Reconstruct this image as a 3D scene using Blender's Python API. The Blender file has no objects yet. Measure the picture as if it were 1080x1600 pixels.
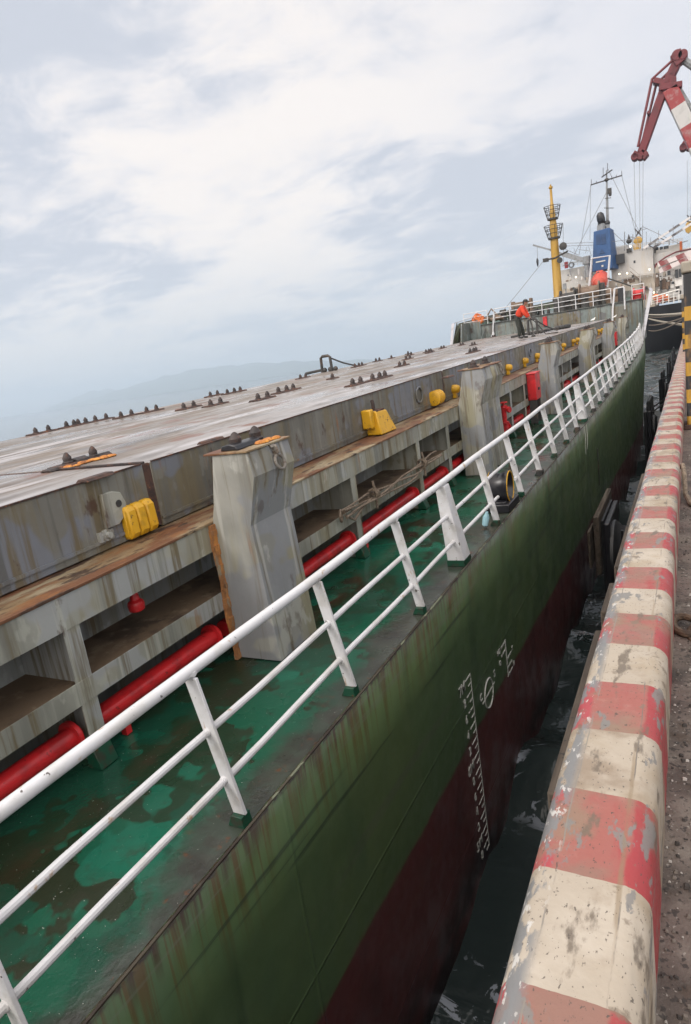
import bpy, bmesh, math, random
from mathutils import Vector, Matrix
random.seed(7)
C = bpy.context.scene.collection
rad = math.radians

# ------------------------------------------------------------------ camera
FPX, CX, CY = 1005.0, 540.0, 800.0          # focal length and centre in photograph pixels
VPX, VPY = 1077.0, 490.0                    # where the quay edge runs to
_k = FPX*FPX/(-(0.15*(VPX-CX)+(VPY-CY)))
_fw = Vector((VPX-CX, VPY-CY, FPX)).normalized()
_dn = Vector((.15*_k, _k, FPX)).normalized()
_dn = (_dn-_fw*_dn.dot(_fw)).normalized()
_rt = _dn.cross(_fw)
R = Matrix((_rt, _fw, -_dn))
cam_d = bpy.data.cameras.new('camera'); cam = bpy.data.objects.new('camera', cam_d); C.objects.link(cam)
cr, cu, cb = R @ Vector((1, 0, 0)), R @ Vector((0, -1, 0)), R @ Vector((0, 0, -1))
cam.matrix_world = Matrix(((cr.x, cu.x, cb.x, 0), (cr.y, cu.y, cb.y, 0), (cr.z, cu.z, cb.z, 0), (0, 0, 0, 1)))
cam_d.sensor_fit = 'VERTICAL'; cam_d.sensor_height = 36.0; cam_d.lens = 36.0*FPX/1600.0
cam_d.clip_start = 0.05; cam_d.clip_end = 30000
bpy.context.scene.camera = cam

def at(px, py, y=None, z=None, x=None):     # a point of the place at a known distance / height / side
    d = R @ Vector((px-CX, py-CY, FPX))
    t = y/d.y if y is not None else (z/d.z if z is not None else x/d.x)
    return d*t

# ------------------------------------------------------------------ sky, sun, exposure
SUN_EL, SUN_AZ = rad(42), rad(-152)         # azimuth from +Y towards +X: behind the left shoulder
w = bpy.data.worlds.new("World"); bpy.context.scene.world = w; w.use_nodes = True
nt = w.node_tree; nt.nodes.clear()
def wn(t, **k):
    n = nt.nodes.new(t)
    for a, b in k.items(): setattr(n, a, b)
    return n
def wl(a, b): nt.links.new(a, b)
def wmath(op, a, b=None, clamp=False):
    n = wn('ShaderNodeMath', operation=op, use_clamp=clamp)
    for i, v in enumerate((a, b)):
        if v is None: continue
        if isinstance(v, (int, float)): n.inputs[i].default_value = v
        else: wl(v, n.inputs[i])
    return n.outputs[0]
def wmix(f, a, b):
    n = wn('ShaderNodeMix', data_type='RGBA')
    for s, v in ((n.inputs[0], f), (n.inputs[6], a), (n.inputs[7], b)):
        if isinstance(v, tuple): s.default_value = v+(1,)
        elif isinstance(v, (int, float)): s.default_value = v
        else: wl(v, s)
    return n.outputs[2]
def wramp(v, lo, hi):
    n = wn('ShaderNodeMapRange', interpolation_type='SMOOTHSTEP')
    wl(v, n.inputs[0]); n.inputs[1].default_value = lo; n.inputs[2].default_value = hi
    return n.outputs[0]
sky = wn('ShaderNodeTexSky', sky_type='NISHITA'); sky.sun_disc = False
sky.sun_elevation = SUN_EL; sky.sun_rotation = SUN_AZ
tc = wn('ShaderNodeTexCoord'); sep = wn('ShaderNodeSeparateXYZ'); wl(tc.outputs['Generated'], sep.inputs[0])
zc = wmath('ADD', wmath('MAXIMUM', sep.outputs[2], 0.0), 0.16)
comb = wn('ShaderNodeCombineXYZ')
wl(wmath('DIVIDE', sep.outputs[0], zc), comb.inputs[0]); wl(wmath('DIVIDE', sep.outputs[1], zc), comb.inputs[1])
def wnoise(scale, detail, rough, off, stretch=(1, 1, 1)):
    m = wn('ShaderNodeMapping'); m.inputs['Location'].default_value = off; m.inputs['Scale'].default_value = stretch
    m.inputs['Rotation'].default_value = (0, 0, rad(24))
    wl(comb.outputs[0], m.inputs[0]); n = wn('ShaderNodeTexNoise'); wl(m.outputs[0], n.inputs['Vector'])
    n.inputs['Scale'].default_value = scale; n.inputs['Detail'].default_value = detail
    n.inputs['Roughness'].default_value = rough; n.inputs['Distortion'].default_value = .35
    return n.outputs[0]
big = wnoise(.80, 4, .5, (15.1, 2.6, 0), (1, 1.12, 1))
fine = wnoise(3.0, 8, .62, (5.1, 8.2, 0), (1, 1.3, 1))
cl = wmath('ADD', wmath('MULTIPLY', big, .58), wmath('MULTIPLY', fine, .42))
# glow of the hidden brighter part of the sky, towards the left of the view
gd = (at(300, 370, y=1)).normalized()
dot = wn('ShaderNodeVectorMath', operation='DOT_PRODUCT'); wl(tc.outputs['Generated'], dot.inputs[0]); dot.inputs[1].default_value = gd
glow = wramp(dot.outputs['Value'], .78, .995)
body = wmix(wramp(cl, .41, .55), (.462, .483, .538), (.595, .595, .635))
body = wmix(wmath('MULTIPLY', wramp(cl, .43, .58), wmath('ADD', wmath('MULTIPLY', glow, .95), .03)), body, (.77, .715, .675))
hz = wramp(sep.outputs[2], .22, .0)
body = wmix(wmath('MULTIPLY', hz, .7), body, (.455, .495, .55))
tenfold = wn('ShaderNodeVectorMath', operation='SCALE'); wl(body, tenfold.inputs[0]); tenfold.inputs['Scale'].default_value = 10.0
tot = wmix(.94, sky.outputs[0], tenfold.outputs[0])
# sky gain added overhead and behind the camera, unseen, to brighten upright faces
zen = wmath('MULTIPLY', wramp(sep.outputs[2], .62, .95), 1.0); beh = wmath('MULTIPLY', wramp(sep.outputs[1], .15, -.6), 1.0)
gv = wn('ShaderNodeVectorMath', operation='MULTIPLY_ADD')
gm = wn('ShaderNodeCombineXYZ'); gx = wmath('MAXIMUM', zen, beh)
for i_ in range(3): wl(gx, gm.inputs[i_])
wl(gm.outputs[0], gv.inputs[0]); gv.inputs[1].default_value = (2.15, 1.85, 1.45); gv.inputs[2].default_value = (1, 1, 1)
brt = wn('ShaderNodeVectorMath', operation='MULTIPLY'); wl(tot, brt.inputs[0]); wl(gv.outputs[0], brt.inputs[1])
bg = wn('ShaderNodeBackground'); bg.inputs[1].default_value = .1; wl(brt.outputs[0], bg.inputs[0])
wo = wn('ShaderNodeOutputWorld'); wl(bg.outputs[0], wo.inputs[0])

sd = bpy.data.lights.new('sun', 'SUN'); sd.energy = 1.0; sd.angle = rad(16); sd.color = (1, .96, .9)
so = bpy.data.objects.new('sun', sd); C.objects.link(so)
sdir = Vector((math.sin(SUN_AZ)*math.cos(SUN_EL), math.cos(SUN_AZ)*math.cos(SUN_EL), math.sin(SUN_EL)))
so.rotation_euler = sdir.to_track_quat('Z', 'Y').to_euler(); so.location = (0, 0, 60)
vs = bpy.context.scene.view_settings
vs.view_transform = 'Standard'; vs.look = 'None'; vs.exposure = 0.50; vs.gamma = 1.0; vs.use_curve_mapping = False
bpy.context.scene.cycles.volume_bounces = 3          # light scattered on within the sea haze

# ------------------------------------------------------------------ materials
class M:
    """small node builder: base colour, then layers of noise mixed over it"""
    def __init__(s, name, col, rough=.6, metal=0.0, spec=.5, coord='pos'):
        s.m = bpy.data.materials.new(name); s.m.use_nodes = True
        s.t = s.m.node_tree; s.b = s.t.nodes['Principled BSDF']
        s.b.inputs['Roughness'].default_value = rough; s.b.inputs['Metallic'].default_value = metal
        s.b.inputs['Specular IOR Level'].default_value = spec
        if coord == 'pos': s.co = s.n('ShaderNodeNewGeometry').outputs['Position']
        else: s.co = s.n('ShaderNodeTexCoord').outputs['Object']
        s.c = s.rgb(col); s.r = None
        s.sp = s.n('ShaderNodeSeparateXYZ'); s.l(s.co, s.sp.inputs[0])
    def n(s, t, **k):
        n = s.t.nodes.new(t)
        for a, b in k.items(): setattr(n, a, b)
        return n
    def l(s, a, b): s.t.links.new(a, b)
    def rgb(s, c):
        n = s.n('ShaderNodeRGB'); n.outputs[0].default_value = (c[0], c[1], c[2], 1); return n.outputs[0]
    def math(s, op, a, b=None, clamp=False):
        n = s.n('ShaderNodeMath', operation=op, use_clamp=clamp)
        for i, v in enumerate((a, b)):
            if v is None: continue
            if isinstance(v, (int, float)): n.inputs[i].default_value = v
            else: s.l(v, n.inputs[i])
        return n.outputs[0]
    def ramp(s, v, lo, hi, smooth=True):
        n = s.n('ShaderNodeMapRange', interpolation_type='SMOOTHSTEP' if smooth else 'LINEAR')
        s.l(v, n.inputs[0]); n.inputs[1].default_value = lo; n.inputs[2].default_value = hi; return n.outputs[0]
    def noise(s, scale, detail=5, rough=.6, off=0, dist=0):
        sc = scale if isinstance(scale, tuple) else (scale,)*3
        m = s.n('ShaderNodeMapping'); m.inputs['Scale'].default_value = sc; m.inputs['Location'].default_value = (off*3.1, off*1.7, off)
        s.l(s.co, m.inputs[0]); n = s.n('ShaderNodeTexNoise'); s.l(m.outputs[0], n.inputs['Vector'])
        n.inputs['Scale'].default_value = 1; n.inputs['Detail'].default_value = detail
        n.inputs['Roughness'].default_value = rough; n.inputs['Distortion'].default_value = dist
        return n.outputs[0]
    def mix(s, f, col):
        n = s.n('ShaderNodeMix', data_type='RGBA')
        if isinstance(f, (int, float)): n.inputs[0].default_value = f
        else: s.l(f, n.inputs[0])
        s.l(s.c, n.inputs[6])
        if isinstance(col, tuple): n.inputs[7].default_value = (col[0], col[1], col[2], 1)
        else: s.l(col, n.inputs[7])
        s.c = n.outputs[2]; return s
    def lay(s, col, scale, lo, hi, amt=1.0, detail=5, off=0, mask=None, rough=.6, dist=0):
        f = s.ramp(s.noise(scale, detail, rough, off, dist), lo, hi)
        if amt != 1: f = s.math('MULTIPLY', f, amt)
        if mask is not None: f = s.math('MULTIPLY', f, mask)
        return s.mix(f, col)
    def bump(s, scale, strength=.3, dist=.01, detail=4, off=0, add=None):
        b = s.n('ShaderNodeBump'); b.inputs['Strength'].default_value = strength; b.inputs['Distance'].default_value = dist
        s.l(s.noise(scale, detail, .6, off), b.inputs['Height'])
        if add is not None: s.l(add, b.inputs['Normal'])
        s.l(b.outputs[0], s.b.inputs['Normal']); s.bn = b.outputs[0]; return s
    def roughn(s, scale, lo, hi, a=.35, b=.65, off=0):
        f = s.ramp(s.noise(scale, 4, .6, off), a, b)
        n = s.n('ShaderNodeMapRange'); s.l(f, n.inputs[0]); n.inputs[3].default_value = lo; n.inputs[4].default_value = hi
        s.l(n.outputs[0], s.b.inputs['Roughness']); return s
    def done(s):
        s.l(s.c, s.b.inputs['Base Color']); return s.m

RUST, DRUST = (.20, .065, .02), (.055, .022, .012)
MT = {}
def paint(name, col, rough=.5, rust=.5, dirt=.5, coord='pos', streak=(7, 7, .7)):
    m = M(name, col, rough, coord=coord)
    dk = tuple(c*.55 for c in col); lt = tuple(min(.9, c*1.3) for c in col)
    m.lay(dk, 1.7, .42, .66, .6*dirt+.15, off=1).lay(lt, 2.3, .5, .7, .35, off=2)
    m.lay((.10, .085, .05), streak, .52, .7, .75*dirt, off=3, detail=4)
    m.lay(RUST, (4, 4, 1.3), .60, .70, .8*rust, off=4, detail=8).lay(DRUST, 6, .64, .72, rust, off=5, detail=8)
    m.bump(14, .25, .004).roughn(5, rough-.12, rough+.2)
    MT[name] = m.done(); return MT[name]

# hull: green above, red below, rust running from the deck edge
m = M('hull_paint', (.072, .120, .054), .42)
m.lay((.090, .130, .052), (.5, .5, .35), .42, .62, .7, off=1, detail=8).lay((.050, .092, .046), (.6, .6, .25), .48, .66, .85, off=2)
m.lay((.020, .042, .024), (3.2, 3.2, .22), .56, .74, .5, off=3)
dk_z = m.math('ADD', m.math('MULTIPLY', m.sp.outputs[1], .026), -2.87)
shy = m.math('MAXIMUM', m.math('SUBTRACT', m.sp.outputs[1], 18.0), 0.0)
dk_z = m.math('ADD', dk_z, m.math('MULTIPLY', m.math('MULTIPLY', shy, shy), .00085))
dep = m.math('SUBTRACT', dk_z, m.sp.outputs[2])
m.lay((.070, .046, .016), (17, 17, .45), .47, .62, .95, off=4, detail=8, mask=m.ramp(dep, .85, .0))
m.lay((.075, .030, .010), (5, 5, .5), .56, .66, .8, off=36, detail=7, mask=m.ramp(dep, .6, .0))
m.lay((.038, .018, .010), (16, 16, .8), .48, .62, 1, off=6, mask=m.ramp(dep, .30, -.02))
m.lay((.022, .014, .010), (22, 14, 22), .40, .60, 1, off=7, mask=m.ramp(dep, .05, .015))
bz = m.math('SUBTRACT', m.math('ADD', m.math('ADD', m.math('MULTIPLY', m.sp.outputs[1], -.020), -4.66),
     m.math('MULTIPLY', m.math('SUBTRACT', m.noise((3.0, .8, 3.0), 8, .7, 9), .5), .22)), m.sp.outputs[2])
scr = m.ramp(m.noise((1, .12, 7), 6, .65, 31), .60, .68)
m.mix(m.math('MULTIPLY', scr, .45), m.rgb((.095, .105, .075)))
m.lay((.020, .030, .022), (1, .25, 9), .60, .68, .7, off=32, detail=6)
red = M.rgb(m, (.105, .030, .030))
m.mix(m.ramp(bz, -.045, .045), red)
m.lay((.055, .020, .020), (1.3, 1.3, .5), .46, .66, .7, off=8, detail=8, mask=m.ramp(bz, 0, .1)).lay((.10, .032, .024), (1, .5, 5), .58, .68, .6, off=33, mask=m.ramp(bz, 0, .1), detail=7)
m.lay((.016, .013, .014), (.9, .9, 3), .35, .6, .9, off=10, mask=m.ramp(m.sp.outputs[2], -5.9, -6.5))
# plate seams: weld beads standing a little proud, and dents between the frames
def bead(v, per, wd_):
    f = m.math('ABSOLUTE', m.math('SUBTRACT', m.math('FRACT', m.math('DIVIDE', v, per)), .5)); return m.ramp(f, wd_/per, 0)
rel = m.math('SUBTRACT', m.sp.outputs[2], m.math('MULTIPLY', m.sp.outputs[1], .026))
wb_ = m.math('MAXIMUM', bead(m.sp.outputs[1], 6.2, .03), bead(m.math('ADD', rel, .35), 1.65, .022))
bb = m.n('ShaderNodeBump'); bb.inputs['Strength'].default_value = .5; bb.inputs['Distance'].default_value = .012; m.l(wb_, bb.inputs['Height'])
m.bump((.9, 1.3, .9), .5, .07, 2, add=bb.outputs[0]).bump(9, .3, .006, 5, add=m.bn).roughn(2.5, .28, .55)
MT['hull'] = m.done()

# green deck, worn paint, dark wet strip by the edge
m = M('deck_paint', (.013, .036, .019), .3)
m.lay((.019, .024, .012), .7, .44, .60, .85, off=9, detail=5).lay((.007, .082, .047), .62, .54, .555, .9, off=1, detail=5, dist=.3)
m.lay((.010, .115, .072), 1.0, .585, .60, .75, off=13, detail=3, dist=.2).lay((.008, .056, .034), 1.1, .54, .565, .8, off=2, detail=4)
m.lay((.020, .018, .013), 1.1, .61, .66, .7, off=3, detail=9).lay((.030, .030, .020), 4.5, .55, .68, .45, off=14, detail=8)
edge = m.ramp(m.math('ADD', m.sp.outputs[0], m.math('MULTIPLY', m.math('SUBTRACT', m.noise(1.3, 5, .6, 5), .5), 1.1)), -3.02, -2.68)
m.mix(m.math('MULTIPLY', edge, .85), m.rgb((.045, .047, .038)))
m.lay((.026, .024, .020), 3, .45, .65, .8, off=6, mask=edge).lay((.10, .038, .014), 7, .60, .68, .8, off=7, mask=edge, detail=8)
m.lay((.45, .45, .42), 55, .735, .75, .8, off=8, detail=2)
m.bump(1.6, .3, .03, 5).bump(26, .35, .004, add=m.bn).roughn(1.0, .13, .40)
MT['deck'] = m.done()

# hatch cover tops: wet, washed steel in pinkish grey and brown bands along the ship
m = M('hatch_top', (.265, .25, .245), .34)
far = m.ramp(m.math('ADD', m.sp.outputs[0], m.math('MULTIPLY', m.math('SUBTRACT', m.noise((.7, .10, 1), 5, .6, 11), .5), 4.5)), -6.9, -8.3)
m.mix(m.math('MULTIPLY', far, .85), m.rgb((.140, .110, .080)))
m.lay((.165, .132, .102), (.65, .16, .5), .45, .60, .9, off=1, detail=8)
m.lay((.075, .056, .043), (1.2, .30, 1), .50, .64, .8, off=2, detail=9)
m.lay((.43, .415, .425), (1.5, .30, 1), .55, .65, .75, off=3, detail=9)
m.lay((.48, .465, .48), (5, .35, 1), .57, .67, .6, off=21, detail=7)
m.lay((.15, .14, .135), (2.6, .8, 1), .53, .66, .8, off=4, detail=10)
m.lay((.16, .070, .042), (1.3, .9, 1), .57, .66, .8, off=5, detail=10)
m.lay((.08, .055, .045), (7, 2.8, 1), .61, .70, .8, off=6, detail=9)
m.bump((4, 1.6, 5), .3, .012).bump((30, 12, 30), .3, .004, add=m.bn).roughn((1.2, .5, 1), .20, .62)
MT['hatch_top'] = m.done()

# hatch cover sides / posts / coaming: aged grey paint
def grey(name, col, olive, rustamt, patch=None):
    m = M(name, col, .5)
    m.lay(tuple(c*.62 for c in col), (.9, .9, .5), .44, .62, .8, off=1).lay(olive, (2.6, 2.6, .35), .46, .66, .8, off=2, detail=5)
    m.lay(tuple(c*1.35 for c in col), (1.9, 1.9, 1.2), .56, .60, .55, off=3)
    if patch: m.lay(patch, (.75, .75, .9), .53, .56, .85, off=6, detail=3)
    m.lay((.12, .092, .045), (9, 9, .45), .52, .66, .85, off=4).lay(tuple(c*.55 for c in col), (5, 5, .3), .54, .66, .7, off=9).lay(tuple(c*1.4 for c in col), (7, 7, .3), .58, .68, .6, off=12)
    m.lay((.23, .09, .025), (5, 5, .7), .62, .71, .8*rustamt, off=5, detail=7).lay(DRUST, (2.6, 2.6, 1.4), .62, .68, rustamt, off=7, detail=9)
    m.bump(1.3, .2, .02, 2).bump(18, .2, .003, add=m.bn).roughn(4, .38, .66)
    MT[name] = m.done()
grey('cover_side', (.150, .148, .130), (.155, .128, .072), .8, (.155, .170, .20))
grey('post_grey', (.30, .30, .275), (.255, .235, .15), .45, (.215, .225, .24))
grey('coaming_grey', (.28, .282, .245), (.225, .198, .125), .7, (.29, .30, .30))
grey('bulkhead_grey', (.165, .195, .19), (.16, .15, .12), .7, (.12, .12, .125))
grey('inner_grey', (.24, .255, .25), (.19, .18, .14), .3)
m = M('rusty_ledge', (.20, .135, .07), .6)
m.lay((.30, .255, .17), (3, .9, 3), .5, .64, .85, off=1, detail=8).lay((.12, .045, .018), (3.2, .9, 4), .44, .56, .95, off=2, detail=9)
m.lay((.21, .09, .03), (6, 2, 4), .56, .66, .75, off=4, detail=9).lay((.045, .024, .015), (7, 2.5, 7), .54, .63, .95, off=3, detail=9).bump(22, .7, .01)
MT['ledge'] = m.done()
m = M('dirt_shelf', (.12, .082, .05), .75)
m.lay((.05, .033, .022), 2.6, .45, .62, .9, off=1).lay((.20, .15, .10), 5, .55, .68, .7, off=2).bump(20, .5, .006)
MT['shelf'] = m.done()
m = M('rust_steel', (.075, .037, .026), .75)
m.lay((.03, .020, .018), 9, .42, .62, .9, off=1).lay((.20, .075, .03), 12, .58, .68, .8, off=2).bump(40, .5, .004)
MT['rust'] = m.done()
m = M('dark_casting', (.040, .028, .026), .6)
m.lay((.018, .015, .016), 9, .42, .62, .9, off=1).lay((.12, .05, .028), 12, .56, .68, .7, off=2).bump(40, .5, .004)
MT['casting'] = m.done()
m = M('foot_green_paint', (.006, .055, .030), .4); m.lay((.03, .03, .02), 9, .5, .62, .9).lay((.12, .045, .015), 12, .6, .68, .7, off=2); MT['foot_green'] = m.done()
m = M('orange_rust', (.42, .16, .035), .8)
m.lay((.60, .27, .05), 12, .5, .62, .9, off=1).lay((.13, .04, .015), 14, .54, .64, .9, off=2).bump(40, .5, .004)
MT['orange_rust'] = m.done()
m = M('rusty_bar', (.27, .12, .045), .8)
m.lay((.25, .23, .17), (9, 9, 3), .50, .62, .85, off=1, detail=9).lay((.50, .21, .05), (11, 11, 4), .46, .66, .85, off=2, detail=9).lay((.08, .035, .018), (12, 12, 4), .56, .66, .85, off=3, detail=9).bump(30, .7, .008); MT['rusty_bar'] = m.done()
m = M('rail_white', (.60, .605, .625), .45)
m.lay((.47, .46, .44), (5, 3, 5), .46, .66, .7, off=1, detail=7).lay((.36, .22, .10), (14, 7, 5), .63, .70, .75, off=2, detail=8).lay((.05, .035, .028), 16, .665, .69, .9, off=3, detail=8)
m.bump(22, .25, .002); MT['rail_white'] = m.done()
m = M('pipe_red', (.55, .020, .024), .36)
m.lay((.26, .012, .014), 4, .45, .65, .7, off=1).lay((.12, .02, .015), 14, .64, .7, .7, off=2).bump(20, .15, .003); MT['pipe_red'] = m.done()
m = M('yellow_clamp', (.60, .33, .014), .42)
m.lay((.40, .22, .015), 7, .52, .66, .7, off=1).lay((.09, .045, .02), 15, .62, .68, .9, off=2).bump(22, .3, .004); MT['yellow'] = m.done()
m = M('mast_yellow', (.40, .235, .035), .5)
m.lay((.27, .15, .022), (3, 3, .5), .5, .65, .7, off=1).lay((.2, .10, .03), 4, .62, .7, .7, off=2); MT['mast_yellow'] = m.done()
m = M('black_paint', (.014, .014, .018), .3); m.lay((.03, .03, .034), 5, .5, .65, .7).bump(20, .2, .003); MT['black'] = m.done()
m = M('rubber', (.013, .014, .016), .42); m.lay((.035, .037, .04), (3, 3, 2), .5, .68, .7).bump(9, .4, .01); MT['rubber'] = m.done()
m = M('weathered_timber', (.085, .066, .05), .9)
m.lay((.045, .034, .025), (14, 1.2, 14), .42, .60, .95, off=1).lay((.15, .13, .105), (9, .8, 9), .54, .66, .7, off=2, detail=9).lay((.02, .02, .018), 13, .62, .66, 1, off=3).bump((24, 2, 24), .5, .006); MT['timber'] = m.done()
m = M('rope_fibre', (.20, .155, .115), .9); m.lay((.09, .07, .05), 30, .45, .6, .8).bump(90, .8, .004); MT['rope'] = m.done()
m = M('pale_rope', (.42, .38, .31), .9); m.lay((.24, .2, .15), 6, .45, .6, .8); MT['pale_rope'] = m.done()
m = M('steel_ring', (.22, .20, .175), .5, .35); m.lay((.10, .06, .035), 25, .5, .65, .8).bump(40, .3, .003); MT['ring'] = m.done()
m = M('chain_rust', (.115, .078, .052), .65); m.lay((.05, .035, .026), 18, .45, .6, .9).lay((.2, .14, .095), 25, .56, .66, .7).bump(60, .4, .003); MT['chain'] = m.done()
m = M('cap_grey', (.36, .36, .39), .5); m.lay((.25, .24, .24), 3, .5, .65, .7); MT['cap_grey'] = m.done()
m = M('plain_white', (.70, .69, .66), .5); m.lay((.50, .47, .42), 1.3, .48, .68, .7).lay((.30, .2, .12), (3, 3, .5), .64, .73, .6); MT['white'] = m.done()
m = M('superstructure_white', (.50, .49, .475), .5); m.lay((.42, .405, .38), (.25, .25, .2), .45, .6, .9).lay((.5, .45, .38), (1.1, 1.1, .12), .54, .68, .6, off=3).lay((.35, .2, .1), (2, 2, .3), .64, .72, .5, off=4); MT['super'] = m.done()
m = M('weathered_cream', (.44, .39, .325), .55); m.lay((.33, .28, .22), (.4, .4, .3), .45, .62, .7); MT['cream'] = m.done()
m = M('funnel_blue', (.018, .072, .20), .5); m.lay((.013, .052, .145), (.5, .5, .15), .48, .64, .8).lay((.04, .10, .21), (1.5, 1.5, .2), .58, .7, .5, off=2); MT['blue'] = m.done()
m = M('louvre_blue', (.016, .055, .15), .5); m.lay((.01, .035, .1), (.5, .5, 6), .45, .55, .8); MT['louvre'] = m.done()
m = M('lifeboat_orange', (.52, .075, .045), .4); m.lay((.5, .07, .04), 1.2, .45, .65, .6); MT['boat'] = m.done()
m = M('orange_gear', (.62, .16, .04), .6); m.lay((.35, .08, .03), 1.5, .45, .65, .8); MT['orange'] = m.done()
m = M('crane_red', (.135, .012, .018), .55); m.lay((.075, .010, .014), (.5, .5, .2), .46, .64, .8).lay((.20, .022, .026), .9, .56, .68, .5, off=2); MT['crane_red'] = m.done()
m = M('crane_white', (.62, .60, .58), .5); m.lay((.48, .46, .44), .6, .46, .64, .7); MT['crane_white'] = m.done()
m = M('crane_bright_red', (.28, .024, .026), .5); m.lay((.3, .03, .03), .6, .46, .64, .7); MT['crane_bright'] = m.done()
m = M('steel_cable', (.22, .22, .235), .5, .3); m.lay((.15, .15, .16), 2, .45, .6, .5); MT['cable'] = m.done()
m = M('grey_steel', (.24, .25, .26), .5); m.lay((.15, .155, .16), 1.5, .45, .62, .7); MT['grey_steel'] = m.done()
m = M('dark_gear', (.042, .040, .038), .6); m.lay((.10, .065, .045), 3, .52, .66, .8).lay((.02, .022, .024), 4, .45, .6, .6, off=2).bump(12, .3, .01); MT['gear'] = m.done()
m = M('brown_gear', (.17, .115, .08), .65); m.lay((.09, .055, .035), 3, .48, .64, .8).lay((.25, .19, .14), 5, .56, .66, .6, off=2); MT['brown'] = m.done()
m = M('hull_black', (.008, .009, .013), .65); m.lay((.016, .016, .02), (.3, .3, .12), .48, .66, .8).lay((.05, .03, .022), (1.2, 1.2, .1), .6, .72, .5, off=2); MT['hull_black'] = m.done()
m = M('window_dark', (.012, .015, .02), .12); m.lay((.03, .035, .04), 2, .5, .6, .5); MT['glass'] = m.done()
m = M('pale_blue_plastic', (.35, .58, .66), .4); m.lay((.25, .45, .55), 20, .45, .6, .5); MT['pale_blue'] = m.done()
m = M('jacket_cloth', (.62, .055, .022), .85); m.lay((.42, .035, .02), 9, .45, .65, .7).bump(16, .5, .02); MT['jacket'] = m.done()
m = M('trouser_cloth', (.022, .026, .022), .9); m.lay((.04, .042, .036), 9, .48, .65, .7).bump(16, .5, .02); MT['trousers'] = m.done()
m = M('skin', (.30, .16, .11), .55); m.lay((.22, .11, .08), 14, .45, .65, .5); MT['skin'] = m.done()
m = M('boot_leather', (.012, .012, .013), .5); m.lay((.03, .028, .026), 14, .48, .65, .7); MT['boots'] = m.done()
m = M('gull_feathers', (.80, .80, .79), .8); m.lay((.6, .6, .6), 9, .55, .65, .5); MT['gull'] = m.done()
m = M('beak_yellow', (.55, .33, .04), .6); m.lay((.4, .2, .03), 30, .45, .65, .5); MT['beak'] = m.done()
m = M('mark_white', (.55, .56, .53), .6); m.lay((.13, .14, .11), 20, .54, .64, .85, detail=6); MT['mark'] = m.done()
m = M('lamp_glass', (.9, .85, .7), .3); m.lay((.95, .9, .8), 2, .4, .6, .5)
m.b.inputs['Emission Color'].default_value = (1, .86, .62, 1); m.b.inputs['Emission Strength'].default_value = 3.0; MT['lamp'] = m.done()
m = M('hill_forest', (.055, .085, .055), .9); m.lay((.035, .055, .04), .004, .45, .6, .8).lay((.09, .11, .07), .01, .52, .65, .6, off=2); MT['hill'] = m.done()

# water
m = M('sea_water', (.020, .029, .029), .04)
m.lay((.30, .33, .38), (2.6, 3.6, 1), .56, .60, .85, off=7, detail=6, mask=m.math('MULTIPLY', m.ramp(m.sp.outputs[1], 60, 20), m.ramp(m.noise((.55, .55, 1), 3, .5, 8), .48, .60)), dist=1.2)  # pale flecks painted into the colour as sky glints on the nearer water
m.l(m.c, m.b.inputs['Base Color']); m.b.inputs['IOR'].default_value = 1.33
b1 = m.n('ShaderNodeBump'); b1.inputs['Strength'].default_value = .4; b1.inputs['Distance'].default_value = .10
m.l(m.noise((1.1, 2.2, 1), 3, .5, 1, .6), b1.inputs['Height'])
b2 = m.n('ShaderNodeBump'); b2.inputs['Strength'].default_value = .22; b2.inputs['Distance'].default_value = .05
m.l(m.noise((4.2, 2.6, 1), 2, .5, 3, .8), b2.inputs['Height']); m.l(b1.outputs[0], b2.inputs['Normal'])
m.l(b2.outputs[0], m.b.inputs['Normal']); MT['water'] = m.done()

# quay surface: dirty worn concrete with grit
m = M('quay_surface', (.145, .115, .10), .85)
m.lay((.075, .06, .052), 2.2, .45, .62, .85, off=1).lay((.21, .18, .155), 5, .54, .66, .7, off=2)
m.lay((.035, .03, .028), 34, .56, .62, .8, off=3, detail=3).lay((.34, .31, .28), 46, .64, .68, .8, off=4, detail=3)
m.lay((.075, .05, .036), 9, .58, .68, .6, off=5).lay((.045, .038, .034), 1.3, .54, .64, .75, off=6, detail=9).lay((.19, .155, .13), 1.9, .56, .66, .6, off=7, detail=9)
m.bump(38, .8, .012, 5); MT['quay'] = m.done()
m = M('quay_wall_concrete', (.07, .065, .058), .85); m.lay((.03, .03, .027), (1.2, 1.2, .4), .44, .64, .9).lay((.02, .03, .02), 2, .5, .7, .8, off=2).bump(10, .6, .02); MT['quay_wall'] = m.done()

# red / cream kerb stripes, worn on the water-side arris
m = M('kerb_paint', (.365, .315, .252), .62)
st = m.math('FRACT', m.math('ADD', m.math('DIVIDE', m.math('ADD', m.sp.outputs[1], m.math('MULTIPLY', m.math('SUBTRACT', m.noise(7, 3, .6, 2), .5), .016)), .750), -.1253))
m.lay((.30, .24, .165), 3.2, .45, .66, .85, off=1, detail=8).lay((.45, .40, .335), 2.0, .5, .66, .7, off=4)
cream = m.c
m.c = m.rgb((.285, .095, .078)); m.lay((.30, .040, .044), (7, 1.4, 7), .54, .68, .7, off=3, detail=7).lay((.22, .125, .095), 3.5, .44, .62, .85, off=5, detail=8).lay((.34, .16, .13), 6, .56, .68, .5, off=19, detail=8)
redge = m.ramp(m.math('ADD', m.sp.outputs[0], m.math('MULTIPLY', m.math('SUBTRACT', m.noise((3, 5, 3), 5, .6, 15), .5), .05)), -.196, -.182)
m.mix(m.math('MULTIPLY', redge, .8), m.rgb((.30, .026, .034)))
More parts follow.
